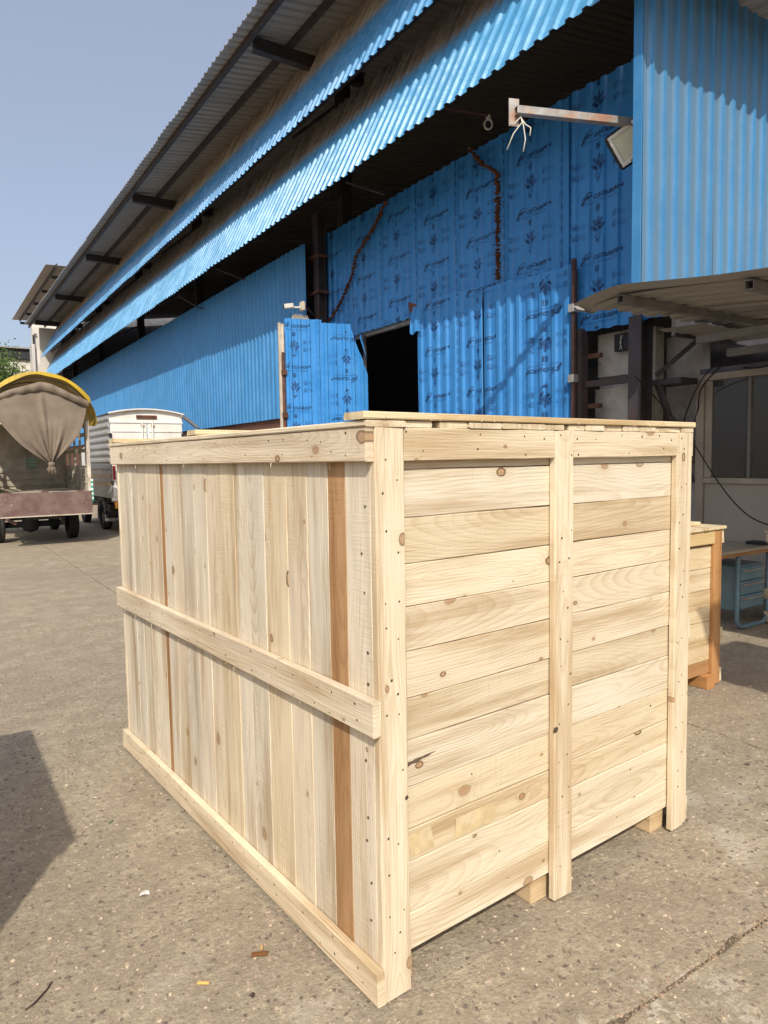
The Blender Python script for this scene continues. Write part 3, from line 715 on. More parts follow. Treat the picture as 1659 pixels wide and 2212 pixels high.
# film print: lettering, standards mark, bird emblem, handling pictograms, edge dashes; bent over the ribs
REP = 0.67
def emblem():
    mb = MB()
    def poly(pts, ox, oy, s=1.0, fan=True):
        b = len(mb.v); c = (sum(p[0] for p in pts) / len(pts), sum(p[1] for p in pts) / len(pts))
        mb.v.append((ox + c[0] * s, oy + c[1] * s, 0))
        for p in pts: mb.v.append((ox + p[0] * s, oy + p[1] * s, 0))
        for i in range(len(pts)): mb.f.append((b, b + 1 + i, b + 1 + (i + 1) % len(pts)))
    # tail plume of overlapping leaf shapes
    for k, (dx, dy, a, l) in enumerate(((0.0, 0.0, 1.5, .12), (-0.022, -0.01, 2.1, .10), (0.02, -0.012, 0.95, .10), (-0.03, -0.045, 2.55, .085), (0.032, -0.045, 0.55, .085), (0.0, -0.05, 1.4, .09), (-0.018, -0.075, 2.2, .07), (0.022, -0.085, 0.9, .07))):
        pts = []
        for t in range(10):
            u = t / 9; w = 0.018 * sin(pi * u) * (1 + 0.35 * (t % 2)); pts.append((u, w))
        pts = pts + [(u, -w) for (u, w) in pts[::-1]]
        q = [(dx + cos(a) * u * l - sin(a) * w, dy + sin(a) * u * l + cos(a) * w) for (u, w) in pts]; poly(q, 0.44, -0.30)
    # swan: body, neck, head, legs
    body = [(0.04 * cos(t) + 0.002, 0.017 * sin(t) + 0.01 * cos(t)) for t in [2 * pi * i / 14 for i in range(14)]]
    poly(body, 0.44, -0.455)
    neck = [(-0.032, 0.0), (-0.04, 0.025), (-0.034, 0.05), (-0.018, 0.062), (-0.008, 0.056), (-0.002, 0.048)]
    for i in range(len(neck) - 1):
        (xa, ya), (xb, yb_) = neck[i], neck[i + 1]; d = Vector((xb - xa, yb_ - ya, 0)).normalized(); nn = Vector((-d.y, d.x, 0)) * 0.0045
        b = len(mb.v)
        for (px, py, sg) in ((xa, ya, 1), (xb, yb_, 1), (xb, yb_, -1), (xa, ya, -1)): mb.v.append((0.44 + px + nn.x * sg, -0.455 + py + nn.y * sg, 0))
        mb.f.append((b + 3, b + 2, b + 1, b))
    poly([(0.0, 0.0), (0.004, 0.0), (-0.004, -0.04), (-0.008, -0.04)], 0.44, -0.472); poly([(0.06, 0.03), (0.07, 0.075), (0.062, 0.08), (0.052, 0.03)], 0.43, -0.47)
    return mb
def build_print():
    dark = MB(); pale = MB()
    def txt(target, body, size, x, y, shear, bold=0.0, width=None):
        v, f = text_mesh(body, size, shear, bold)
        if width:
            mx = max(p[0] for p in v); s = width / mx; v = [(p[0] * s, p[1], 0) for p in v]
        target.add([(x + p[0], y + p[1], 0) for p in v], f)
    txt(dark, 'JSW', 0.078, 0.20, 0.0, 0.35, 0.0018, 0.155)
    dark.add([(0.185, -0.028, 0), (0.20, -0.032, 0), (0.23, -0.004, 0), (0.222, 0.004, 0)], [(0, 1, 2, 3)])
    dark.add([(0.275, 0.066, 0), (0.345, 0.088, 0), (0.355, 0.084, 0), (0.28, 0.060, 0)], [(3, 2, 1, 0)])
    txt(dark, 'COLOURON', 0.066, 0.372, 0.0, 0.12, 0.0015, 0.36); txt(dark, '+', 0.085, 0.735, 0.008, 0.0, 0.002)
    txt(pale, 'PREMIUM AL-ZN COLOUR COATED SHEETS', 0.024, 0.215, -0.046, 0.12, 0.0, 0.50)
    def rect(tg, x0, y0, x1, y1, w=None):
        if w is None: tg.add([(x0, y0, 0), (x1, y0, 0), (x1, y1, 0), (x0, y1, 0)], [(0, 1, 2, 3)])
        else:
            rect(tg, x0, y0, x1, y0 + w); rect(tg, x0, y1 - w, x1, y1); rect(tg, x0, y0 + w, x0 + w, y1 - w); rect(tg, x1 - w, y0 + w, x1, y1 - w)
    rect(dark, 0.405, -0.135, 0.475, -0.075, 0.006); txt(dark, 'ISI', 0.05, 0.414, -0.124, 0.0, 0.001, 0.052); txt(pale, 'CM/L', 0.016, 0.415, -0.158, 0.0, 0.0, 0.05)
    for (x, y, k) in ((0.085, -0.285, 0), (0.085, -0.405, 1), (0.635, -0.265, 0), (0.635, -0.385, 1)):
        rect(pale, x, y, x + 0.062, y + 0.062, 0.0045)
        if k == 0: pale.add([(x + .012, y + .01, 0), (x + .022, y + .01, 0), (x + .04, y + .05, 0), (x + .03, y + .05, 0)], [(0, 1, 2, 3)]); rect(pale, x + .034, y + .012, x + .05, y + .03)
        else: rect(pale, x + .015, y + .012, x + .03, y + .05); pale.add([(x + .034, y + .012, 0), (x + .052, y + .012, 0), (x + .043, y + .036, 0)], [(0, 1, 2)])
        txt(pale, 'DO NOT USE', 0.018, x + 0.078, y + 0.038, 0.0, 0.0, 0.10); txt(pale, 'WET SHEET', 0.018, x + 0.078, y + 0.012, 0.0, 0.0, 0.10)
    for k in range(5):
        for xx in (0.035, 0.945): rect(dark, xx, -0.05 - k * REP / 5 - 0.05, xx + 0.006, -0.05 - k * REP / 5 + (0.012 if k % 2 else 0.03))
    em = emblem()
    return dark, pale, em
_PD, _PP, _PE = build_print()
_pr_cache = {}
def print_mesh(width, height, flip=False, off=0.0, u0=0.0, pitch=PITCH, xs=1.0, lift=0.0022):
    """print for one sheet [0,width]x[0,height]; u0 = where this piece starts on the full 1.02 m sheet"""
    key = (round(width, 3), round(height, 3), flip, round(off, 3), u0, pitch, xs)
    if key in _pr_cache: return _pr_cache[key]
    bm = bmesh.new()
    reps = int(height / REP) + 3
    for layer, mi in ((_PD, 0), (_PP, 1), (_PE, 1)):
        base = bmesh.new(); vs = []
        for p in layer.v:
            x, y = p[0], p[1]
            if flip: x, y = 1.0 - x, -y - 0.25
            vs.append(base.verts.new(((x - u0) * xs, y, 0)))
        for f in layer.f:
            try: base.faces.new([vs[i] for i in f])
            except ValueError: pass
        s = pitch / PITCH
        for i in range(-1, int(width / pitch) + 2):
            for (bx, _) in PROF[1:] + [(0.2, 0)]:
                bmesh.ops.bisect_plane(base, geom=base.verts[:] + base.edges[:] + base.faces[:], plane_co=(i * pitch + bx * s, 0, 0), plane_no=(1, 0, 0))
        for (cx_, sg) in ((0.004, -1), (width - 0.004, 1)):
            bmesh.ops.bisect_plane(base, geom=base.verts[:] + base.edges[:] + base.faces[:], plane_co=(cx_, 0, 0), plane_no=(sg, 0, 0), clear_outer=True)
        base.verts.index_update(); vv = [v.co.copy() for v in base.verts]; ff = [[v.index for v in f.verts] for f in base.faces]; base.free()
        for r in range(-1, reps):
            dy = r * REP + off; nv = [bm.verts.new((c.x, c.y + dy, c.z)) for c in vv]
            for f in ff:
                try: q = bm.faces.new([nv[i] for i in f]); q.material_index = mi
                except ValueError: pass
    for (cy_, sg) in ((0.004, -1), (height - 0.004, 1)):
        bmesh.ops.bisect_plane(bm, geom=bm.verts[:] + bm.edges[:] + bm.faces[:], plane_co=(0, cy_, 0), plane_no=(0, sg, 0), clear_outer=True)
    for v in bm.verts: v.co.z = prof(v.co.x, pitch) + lift
    bmesh.ops.recalc_face_normals(bm, faces=bm.faces[:])
    for f in bm.faces:
        if f.normal.z < 0: f.normal_flip()
    me = bpy.data.meshes.new('printed_film'); bm.to_mesh(me); bm.free()
    me.materials.append(M['ink']); me.materials.append(M['ink_pale']); _pr_cache[key] = me; return me

# ------------------------------------------------------------------ warehouse
WX = 6.5
wh = thing('warehouse', 'long tall steel warehouse clad in blue corrugated sheets, running back along the yard', 'building', (WX, 4.0, 0))
def wframe(Yleft, z, X=WX): return frame((X, Yleft, z), (0, -1, 0), (0, 0, 1), (-1, 0, 0))
BR = lambda a=0.05: (1 + jit(a),) * 3
# printed sheets over the big door
seams = [11.91, 10.80, 9.82, 8.86, 7.88, 6.89, 5.85, 4.80]
bots = [0.4, 3.68, 3.69, 3.55, 3.55, 3.55, 2.93]
for i in range(7):
    w = seams[i] - seams[i + 1] + 0.03; b = bots[i]; top = 5.66
    o = mk('wall_sheet', sheet_mesh(w, top - b, wav=0.006, ny=6, seed=i), 'film_blue', wh, wframe(seams[i], b, WX - 0.004 * (i % 2)) @ RZ(jit(0.003)), BR(0.07))
    mk('printed_film', print_mesh(w, top - b, False, 0.12 + 0.09 * (i % 3), lift=0.0075), None, o, WM[o.name])['kind'] = 'stuff'
mk('wall_sheet', sheet_mesh(0.66, 2.7, wav=0.006, ny=4, seed=31), 'film_blue', wh, wframe(4.80, 2.93, WX), BR(0.06))
# long plain wall further back
FX = 6.056
y = 11.74
k = 0
while y < 40.0 and k < 40:
    mk('wall_sheet', sheet_mesh(1.03, 3.1, wav=0.004, ny=2, seed=k % 4), 'wall_blue', wh, wframe(y + 1.0, 2.35, FX - 0.003 * (k % 2)), BR(0.05)); y += 1.0; k += 1
MB().mm((6.10, 11.78, -0.02), (6.30, 40.4, 2.40)).build('base_wall', 'brickbase', wh)
KS = 0.931
def ks(X, z): return X * KS, 1.5 + (z - 1.5) * KS
# louvre sheets: two inclined bands
UPV = Vector((1, 0, 2)).normalized(); OUTV = Vector((-2, 0, 1)).normalized()
def band(nm, X0, z0, length, mat, y0, y1, seed0):
    y = y0; k = 0
    while y < y1:
        W0 = basis(Vector((0, -1, 0)), UPV, OUTV, (X0 + jit(0.006), y + 1.0, z0 + jit(0.008)))
        mk(nm, sheet_mesh(1.03, length, wav=0.004, ny=2, seed=seed0 + k % 5), mat, wh, W0 @ T(0, 0, -0.004 * (k % 2)), BR(0.05)); y += 1.0; k += 1
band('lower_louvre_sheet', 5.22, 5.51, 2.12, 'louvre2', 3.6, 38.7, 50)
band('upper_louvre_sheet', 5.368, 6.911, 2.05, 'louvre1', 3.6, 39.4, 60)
# roof sheets: ribs run up the slope
SL = Vector((1, 0, 0.14)).normalized(); RN = Vector((-0.14, 0, 1)).normalized()
y = 3.0; k = 0
while y < 40.0:
    mk('roof_sheet', sheet_mesh(1.03, 9.0, ny=2, seed=70 + k % 3, wav=0.003), 'roof', wh, basis(Vector((0, -1, 0)), SL, RN, (4.713 + jit(0.012), y + 1.0, 8.57 - 0.004 * (k % 2))), BR(0.06)); y += 1.0; k += 1
for (X, d) in ((4.96, 0.12), (5.70, 0.13), (6.47, 0.14)):
    z = 8.57 + (X - 4.713) * 0.14 - 0.006
    MB().mm((X - 0.03, 3.1, z - d), (X + 0.03, 40.4, z)).build('purlin', 'steel', wh)
MB().mm((5.60, 4.2, 5.92), (5.66, 40.0, 6.08)).build('edge_beam', 'steel', wh)
MB().mm((5.78, 4.2, 7.32), (5.84, 40.0, 7.45)).build('edge_beam', 'steel', wh)
for Y in (11.4, 19.45, 25.7, 32.3, 38.5):
    m = MB(); z = 8.352
    m.mm((5.01, Y - 0.07, z), (7.2, Y + 0.07, z + 0.02)); m.mm((5.01, Y - 0.07, z + 0.2), (7.2, Y + 0.07, z + 0.22)); m.mm((5.01, Y - 0.008, z + 0.02), (7.2, Y + 0.008, z + 0.2)); m.build('roof_bracket', 'steel', wh)
    m = MB(); m.mm((6.62, Y - 0.09, 0), (6.64, Y + 0.09, 8.6)); m.mm((6.82, Y - 0.09, 0), (6.84, Y + 0.09, 8.6)); m.mm((6.64, Y - 0.008, 0), (6.82, Y + 0.008, 8.6)); m.build('column', 'steel', wh)
    MB().bar((6.62, Y, 6.3), (5.55, Y, 5.74), 0.05, 0.05).build('stay', 'steel', wh); MB().bar((6.62, Y, 7.9), (5.7, Y, 7.1), 0.05, 0.05).build('stay', 'steel', wh)
c0 = MB(); c0.mm((6.24, 11.56, 0), (6.26, 11.74, 6.0)); c0.mm((6.38, 11.56, 0), (6.40, 11.74, 6.0)); c0.mm((6.26, 11.642, 0), (6.38, 11.658, 6.0)); c0.build('column', 'steel', wh)
for (z0) in (4.55, 5.2): MB().mm((6.2, 11.5, z0), (6.42, 11.95, z0 + 0.05)).build('cleat', 'rust', wh)
# thin stays and rods hanging under the lower louvre
for (Y, za, zb_) in ((9.1, 5.55, 5.50), (14.5, 5.55, 5.42), (17.2, 5.55, 5.3)):
    MB().tube([(5.40, Y, za), (5.9, Y - 0.03, zb_), (6.03, Y - 0.05, zb_ - 0.03)], 0.018, 6).build('stay', 'steel', wh)
# dark shell of the hall
MB().mm((13.0, 3.9, -0.02), (13.2, 40.5, 9.95)).build('back_wall', 'interior', wh)
MB().mm((6.4, 40.3, -0.02), (13.0, 40.5, 9.72)).build('end_wall', 'interior', wh)
MB().mm((5.40, 40.1, 2.0), (6.4, 40.3, 8.5)).build('end_wall', 'white_plaster', wh)
MB().mm((6.62, 4.14, 2.98), (13.0, 4.24, 9.4)).build('end_wall', 'interior', wh)
MB().mm((7.2, 4.25, 2.62), (13.0, 7.0, 2.7)).build('mezzanine', 'interior', wh)
MB().mm((6.85, 4.9, -0.02), (7.0, 5.66, 2.92)).build('cement_panel', 'plaster', wh)
MB().mm((6.74, 5.0, 2.42), (6.842, 5.6, 2.915)).build('cement_panel', 'plaster', wh)
MB().mm((6.72, 4.9, 0.02), (6.83, 5.62, 2.28)).build('cement_panel', 'plaster', wh)
# frame right of the door
m = MB(); m.mm((6.42, 4.77, 0), (6.44, 4.93, 2.98)); m.mm((6.60, 4.77, 0), (6.62, 4.93, 2.98)); m.mm((6.44, 4.842, 0), (6.60, 4.858, 2.98)); m.build('column', 'steel', wh)
m = MB(); m.mm((6.40, 5.56, 0), (6.52, 5.63, 2.96)); m.build('jamb', 'steel', wh)
MB().mm((6.46, 4.935, 2.29), (6.52, 5.555, 2.36)).build('girt', 'steel', wh); MB().mm((6.46, 4.935, 1.5), (6.52, 5.555, 1.56)).build('girt', 'steel', wh)
for z in (2.62, 2.05): MB().mm((6.5, 5.38, z), (6.56, 5.555, z + 0.05)).build('cleat', 'rust', wh)
MB().bar((6.62, 4.72, 2.35), (6.95, 4.35, 2.78), 0.07, 0.05).build('brace', 'steel', wh)
MB().bar((6.62, 4.70, 2.25), (6.95, 4.5, 1.2), 0.07, 0.05).build('brace', 'steel', wh)
MB().mm((6.60, 4.42, 2.24), (6.9, 4.76, 2.30)).build('brace', 'steel', wh)
MB().mm((7.05, 4.47, -0.02), (7.2, 4.9, 2.8)).build('cement_panel', 'plaster', wh)
# lintel and rusted tear at the door head
MB().mm((6.53, 8.9, 3.62), (6.60, 10.9, 3.70)).build('lintel', 'tube_grey', wh)
MB().grid(lambda u, v: (6.44 - 0.03 * sin(u * 3 + v * 2), 8.98 - 0.13 * u, 3.75 + 0.17 * v * (1 - 0.4 * u)), 4, 4).build('torn_rusty_corner', 'rust', wh)
# right-hand end wall above the canopy: dusty blue sheets facing the yard, with its own eave
PY = 4.08
x = 5.485; k = 0
while x < 11.5:
    mk('end_wall_sheet', sheet_mesh(1.098, 2.92, pitch=0.182, wav=0.004, ny=3, seed=80 + k % 3), 'panel_blue', wh, frame((x, PY - 0.003 * (k % 2), 2.98), (1, 0, 0), (0, 0, 1), (0, -1, 0)), BR(0.05)); x += 1.092; k += 1
MB().mm((5.470, 4.085, 2.98), (5.483, 4.175, 5.88)).build('corner_flashing', 'wall_blue', wh)
MB().mm((5.49, 4.12, 2.99), (5.56, 4.19, 5.86)).build('corner_post', 'rust', wh)
x = 4.98; k = 0
while x < 11.5:
    mk('eave_sheet', sheet_mesh(1.03, 0.95, ny=1, seed=90), 'roof', wh, frame((x, 3.16, 5.85), (1, 0, 0), (0, 1, 0.04), (0, -0.04, 1)), BR(0.05)); x += 1.02; k += 1
MB().mm((5.0, 3.5, 5.76), (11.5, 3.56, 5.845)).build('purlin', 'steel', wh)

MB().mm((6.02, 4.09, 2.62), (13.0, 4.135, 3.05)).build('sun_block_beam', 'steel', wh)  # unseen beam behind the canopy, added to keep sun off the cabin
# door leaves
def leaf(name, label):
    pass
dl = MB()
for Y in (8.70, 7.25, 7.225, 5.70): dl.mm((6.43, Y - 0.02, 0.06), (6.47, Y + 0.02, 3.66))
for z in (0.1, 1.3, 2.5, 3.55): dl.mm((6.43, 5.72, z), (6.468, 7.205, z + 0.04)); dl.mm((6.43, 7.27, z), (6.468, 8.68, z + 0.04))
rd_ = dl.build('door_leaf', 'steel', wh); rd_['label'] = 'wide closed door leaf of blue printed sheets, partly in sun'
def topcut(x0, slope):
    return lambda x, y, top: (y + slope * x if top else y)
RSH = [(8.74, 0.98, 3.79, False, 0.0, 7), (7.775, 0.535, 3.76, False, 0.0, 8), (7.232, 0.58, 3.70, False, 0.535, 9), (6.665, 0.99, 3.66, True, 0.0, 10)]
for (Y, w, top, fl, u0, sd_) in RSH:
    Wm = frame((6.405 + 0.004 * (sd_ % 2), Y, 0.05), (0, -1, 0), (0, 0, 1), (-1, 0, 0))
    o = mk('door_sheet', sheet_mesh(w, top, wav=0.007, ny=5, seed=sd_), 'film_blue', rd_, Wm, BR(0.05))
    mk('printed_film', print_mesh(w, top - 0.02, fl, 0.33 if not fl else 0.1, u0, lift=0.0085), None, rd_, Wm)['kind'] = 'stuff'
# bent flap at the top left of the right-hand leaf
def flap(u, v):
    return (6.40 - 0.05 * sin(v * 2.2) - 0.03 * v * (1 - u) + 0.012 * sin(u * 9), 8.83 - 0.24 * u, 3.40 + 0.42 * (1 - v) - 0.02 * sin(u * 7))
MB().grid(flap, 10, 6).build('bent_flap', 'film_blue', rd_)
hp = MB(); hp.tube([(6.36, 5.635, 0.02), (6.36, 5.635, 3.75)], 0.03, 8)
hpo = hp.build('hinge_post', 'brownpipe', wh)
for z in (1.55, 2.35, 3.15): MB().mm((6.31, 5.60, z), (6.41, 5.68, z + 0.09), 0.004).build('hinge_clamp', 'galv', hpo)
# left leaf, swung out into the yard
A = Vector((5.10, 10.64, 0.06)); B = Vector((6.44, 10.25, 0.06)); dv = (B - A); LL = dv.length; dx_ = dv.normalized(); nrm = Vector((dx_.y, -dx_.x, 0))
fr_ = MB()
for t_ in (0.02, LL - 0.03): fr_.bar(A + dx_ * t_ - nrm * 0.03, A + dx_ * t_ - nrm * 0.03 + Vector((0, 0, 3.55)), 0.04, 0.04)
for z in (0.1, 1.3, 2.5): fr_.bar(A - nrm * 0.03 + Vector((0, 0, z)), B - nrm * 0.03 + Vector((0, 0, z)), 0.04, 0.04)
ld = fr_.build('door_leaf', 'steel', wh); ld['label'] = 'narrow door leaf swung open, bright blue in full sun'
LS = 0.79
def cut_leaf(x, y, top):
    if x > 0.52: return min(y, 3.62 - (x - 0.52) * 2.6) if top or y > 2.8 else y
    return y
for i, (x0, w, fl) in enumerate(((0.0, 0.615, False), (0.60, 0.80, True))):
    Wm = basis(dx_, Vector((0, 0, 1)), nrm, A + dx_ * x0 + nrm * (0.004 * i)) @ RZ(0.0)
    h = 3.77 - 0.05 * i
    me = sheet_mesh(w, h, 0.155, 1.0, 0.004, 6, cut_leaf if i else None, 120 + i)
    o = mk('door_sheet', me, 'film_blue', ld, Wm, (1.06, 1.06, 1.06))
    mk('printed_film', print_mesh(w if not i else 0.62, h if not i else h - 0.12, fl, 0.28 + 0.12 * i, 0.26 if not i else 0.02, 0.155, LS, lift=0.006), None, ld, Wm)['kind'] = 'stuff'
MB().add([tuple(B + Vector((-0.13, 0.035, 3.5)) + nrm * 0.03), tuple(B + Vector((-0.02, -0.0, 3.12)) + nrm * 0.05), tuple(B + Vector((0.0, 0.0, 3.1)) + nrm * 0.0), tuple(B + Vector((-0.1, 0.03, 3.62)))], [(0, 1, 2, 3)]).build('bent_flap', 'film_blue', ld)
Wp = MB(); Wp.tube([(A.x - 0.035, A.y + 0.02, 0.05), (A.x - 0.035, A.y + 0.02, 3.28)], 0.028, 8); po = Wp.build('edge_pipe', 'rust', ld)
MB().tube([(A.x - 0.035, A.y + 0.02, 3.28), (A.x - 0.035, A.y + 0.02, 3.74)], 0.026, 8).build('edge_pipe', 'cream', ld)
MB().mm((A.x - 0.10, A.y + 0.02, 0.05), (A.x - 0.065, A.y + 0.06, 3.76)).build('edge_pipe', 'cream', ld)
for z in (2.25, 2.95): MB().box((A.x - 0.035, A.y + 0.0, z), (0.08, 0.08, 0.09), None, 0.004).build('hinge_clamp', 'rust', ld)

# ------------------------------------------------------------------ canopy on the right
cn = thing('canopy', 'low corrugated sheet canopy on square tubes above the blue desk, far corner bent up', 'canopy', (5.6, 2.6, 0))
def canz(Y): return 2.566 + (Y - 2.26) * 0.104
CX0 = 4.2
def canopy_sheet(xa, xb_, seed):
    # ribs run along Y; cross profile along X
    mb = MB(); pp = prof_pts(xb_ - xa, 0.2, 0.7); n = len(pp); rs = random.Random(seed)
    ys = [3.74, 3.58, 3.40, 3.1, 2.7, 2.2, 1.6, 0.9, 0.1]
    for j, Y in enumerate(ys):
        for (x, z) in pp:
            X = xa + x; dz = 0.0
            if Y > 3.3:
                dz = -0.10 * ((Y - 3.3) / 0.44) ** 1.5 * (0.4 + 0.6 * math.exp(-(X - CX0) * 1.6))
            mb.v.append((X + (0.03 * (3.6 - Y) if False else 0), Y + 0.03 * sin(X * 9 + seed) * (j == 0), canz(Y) + z + dz - 0.012 * (X - CX0)))
    for j in range(len(ys) - 1):
        for i in range(n - 1): a = j * n + i; mb.f.append((a, a + 1, a + n + 1, a + n))
    return mb
for i, (xa, xb_) in enumerate(((4.36, 5.30), (5.25, 6.20), (6.15, 7.0))):
    mb = canopy_sheet(xa, xb_, i); 
    for v in range(len(mb.v)): mb.v[v] = (mb.v[v][0], mb.v[v][1], mb.v[v][2] + 0.003 * (i % 2))
    mb.build('canopy_sheet', 'canopy_sheet', cn)
MB().grid(lambda u, v: (5.70 + 1.35 * u, 3.62 + 0.47 * v, 2.628 + 0.02 * v + 0.006 * sin(u * 37)), 40, 1).build('canopy_sheet', 'canopy_sheet', cn)  # extra strip added to keep a patch of sun off the cabin corner
# turned-down front edge
def lip(u, v):
    Y = 3.75 - 3.6 * u; b = 0.02 * sin(u * 14) + 0.03 * math.exp(-u * 18)
    return (CX0 + 0.24 - 0.22 * v + b * 0.3, Y, canz(Y) - 0.008 + 0.036 * v + b * v * 0.5 - 0.10 * max(0, (Y - 3.3) / 0.44) ** 1.5)
MB().grid(lip, 40, 3).build('front_lip', 'canopy_sheet', cn)
def tip(u, v): return (CX0 + 0.09 + 0.16 * u, 3.735 + 0.05 * v + 0.025 * v * (1 - u), canz(3.6) - 0.10 * (0.4 + 0.6 * math.exp(-0.25 * u * 1.6)) + 0.06 * v - 0.02 * u)
MB().grid(tip, 4, 3).build('bent_tip', 'canopy_sheet', cn)
for (Y, x0) in ((3.40, 4.33), (2.44, 4.33), (1.4, 4.33)):
    z = canz(Y) - 0.045; m = MB(); w = 0.03; t_ = 0.004
    for (dy, dz, sy, sz) in ((0, w - t_, 2 * w, t_), (0, -w + t_, 2 * w, t_), (w - t_, 0, t_, 2 * w), (-w + t_, 0, t_, 2 * w)):
        m.mm((x0, Y + dy - sy / 2, z + dz - sz / 2), (6.9, Y + dy + sy / 2, z + dz + sz / 2))
    m.build('square_tube', 'tube_grey', cn)
MB().mm((5.55, 0.2, 2.44), (5.62, 3.58, 2.50)).build('cross_tube', 'tube_grey', cn)
MB().mm((6.30, 0.2, 2.40), (6.36, 3.75, 2.47)).build('cross_tube', 'tube_grey', cn)
tl = MB().mm((5.7, 2.0, 2.40), (5.75, 3.05, 2.435), 0.004).build('tube_light', 'diffuser'); tag(tl, 'slim unlit tube light fixed under the corrugated canopy', 'light')

# ------------------------------------------------------------------ office cabin with window
cb = thing('office_cabin', 'cream framed office partition with dark window in the shade under the canopy', 'cabin', (7.0, 4.4, 0))
def fb(a, b, nm='window_frame', mat='frame_cream'): return MB().mm(a, b, 0.004).build(nm, mat, cb)
fb((6.95, 4.38, 0.0), (7.04, 4.47, 2.34)); fb((6.95, 0.5, 2.27), (7.04, 4.378, 2.34)); fb((6.955, 0.5, 1.19), (7.035, 4.378, 1.25)); fb((6.975, 3.885, 1.252), (7.02, 3.92, 2.268), 'window_frame', 'tube_grey'); fb((6.95, 2.5, 0), (7.04, 2.58, 1.188))
fb((6.975, 4.30, 1.252), (7.02, 4.378, 2.268))
for (a, b) in ((4.298, 3.932), (3.868, 2.6)): MB().mm((6.99, b, 1.255), (6.996, a, 2.265)).build('pane', 'glass', cb)
for (a, b) in ((4.376, 2.582), (2.498, 0.6)): MB().mm((6.985, b, 0.03), (7.01, a, 1.187)).build('lower_panel', 'panel_cream', cb)
MB().mm((9.5, 0.5, 0), (9.6, 4.45, 2.34)).build('rear_wall', 'plaster', cb); MB().mm((7.05, 4.4, 0), (9.5, 4.46, 2.34)).build('side_wall', 'plaster', cb)
MB().mm((7.0, 0.5, 2.345), (9.6, 4.46, 2.40)).build('cabin_roof', 'interior', cb)
MB().mm((7.6, 3.3, 0.02), (8.3, 4.2, 1.5), 0.01).build('cupboard', 'desk_blue', cb)
eb = MB().mm((6.93, 4.30, 1.36), (7.045, 4.47, 1.56), 0.006)
bx = MB().mm((6.88, 4.50, 1.42), (7.04, 4.66, 1.66), 0.006).build('electrical_box', 'frame_cream'); tag(bx, 'pale metal electrical box on the shaded wall beside the cabin window', 'box')
jb = MB().mm((6.66, 5.09, 2.68), (6.735, 5.31, 2.87), 0.006).build('junction_box', 'black'); tag(jb, 'small black box with white wires high on the grey cement wall', 'box')
MB().tube([(6.655, 5.22, 2.85), (6.645, 5.20, 2.77), (6.65, 5.225, 2.69)], 0.004, 5).build('wire', 'wire_white', jb); MB().tube([(6.655, 5.19, 2.85), (6.645, 5.215, 2.77), (6.65, 5.19, 2.69)], 0.004, 5).build('wire', 'wire_white', jb)
def cable(pts, r, mat, label, n=24, group=None):
    P = [Vector(p) for p in pts]; out = []
    for i in range(len(P) - 1):
        p0, p1, p2, p3 = P[max(i - 1, 0)], P[i], P[i + 1], P[min(i + 2, len(P) - 1)]
        for s in range(6):
            t_ = s / 6; out.append(0.5 * ((2 * p1) + (p2 - p0) * t_ + (2 * p0 - 5 * p1 + 4 * p2 - p3) * t_ ** 2 + (3 * p1 - p0 - 3 * p2 + p3) * t_ ** 3))
    out.append(P[-1]); o = MB().tube(out, r, 6).build('cable', mat, None, I4, True); tag(o, label, 'cable', group or 'cables under the canopy'); return o
cable([(5.30, 4.0, 2.2), (5.62, 3.8, 1.8), (5.725, 3.685, 1.579), (5.86, 3.571, 1.294), (5.989, 3.466, 1.07), (6.121, 3.366, 0.924), (6.3, 3.25, 0.84)], 0.006, 'wire', 'black cable sagging in front of the cream cabin panel')
cable([(6.36, 3.7, 2.44), (6.8, 4.3, 2.2), (6.95, 4.45, 1.95), (6.93, 4.52, 1.7)], 0.007, 'wire', 'dark cable hanging from canopy down to the electrical box')
cable([(6.36, 3.5, 2.44), (6.75, 4.2, 2.35), (6.98, 4.6, 1.95), (6.94, 4.6, 1.68)], 0.006, 'wire', 'dark cable looping down the shaded cement wall')
cable([(6.36, 3.2, 2.45), (6.7, 3.6, 2.32), (6.94, 3.95, 2.36)], 0.006, 'wire', 'cable slung between canopy tube and top of cabin window')
cable([(6.36, 3.35, 2.45), (6.66, 3.5, 2.36), (6.94, 3.7, 2.37)], 0.005, 'wire', 'thin second cable strung above the cabin window')

# ------------------------------------------------------------------ desk
dk = thing('steel_desk', 'blue-grey steel desk with three drawers and worn brown top under the canopy', 'desk', (5.7, 3.2, 0))
MB().mm((4.95, 3.20, 0.675), (6.2, 3.78, 0.70), 0.004).build('desk_top', 'desk_top', dk)
MB().mm((4.97, 3.215, 0.645), (6.185, 3.765, 0.674)).build('top_edge', 'brownwood', dk)
def uframe(X0, X1, Y):
    P = [(X0, Y, 0.645)]
    for i in range(7):
        a = pi / 2 * i / 6; P.append((X0 + 0.09 * (1 - cos(a)), Y, 0.115 - 0.09 * sin(a)))
    for i in range(7):
        a = pi / 2 * i / 6; P.append((X1 - 0.09 + 0.09 * sin(a), Y, 0.025 + 0.09 * (1 - cos(a))))
    P.append((X1, Y, 0.645)); return MB().tube(P, 0.019, 10)
uframe(5.685, 6.16, 3.245).build('leg_frame', 'desk_blue', dk, I4, True); uframe(5.685, 6.16, 3.74).build('leg_frame', 'desk_blue', dk, I4, True)
MB().mm((5.715, 3.275, 0.16), (6.13, 3.72, 0.545), 0.006).build('pedestal', 'desk_blue', dk)
for i in range(3):
    z0 = 0.175 + i * 0.122
    d_ = MB().mm((5.755, 3.252, z0), (6.115, 3.2745, z0 + 0.112), 0.004).build('drawer', 'desk_blue', dk)
    MB().mm((5.77, 3.236, z0 + 0.078), (6.10, 3.2515, z0 + 0.092), 0.002).build('handle', 'galv', d_)
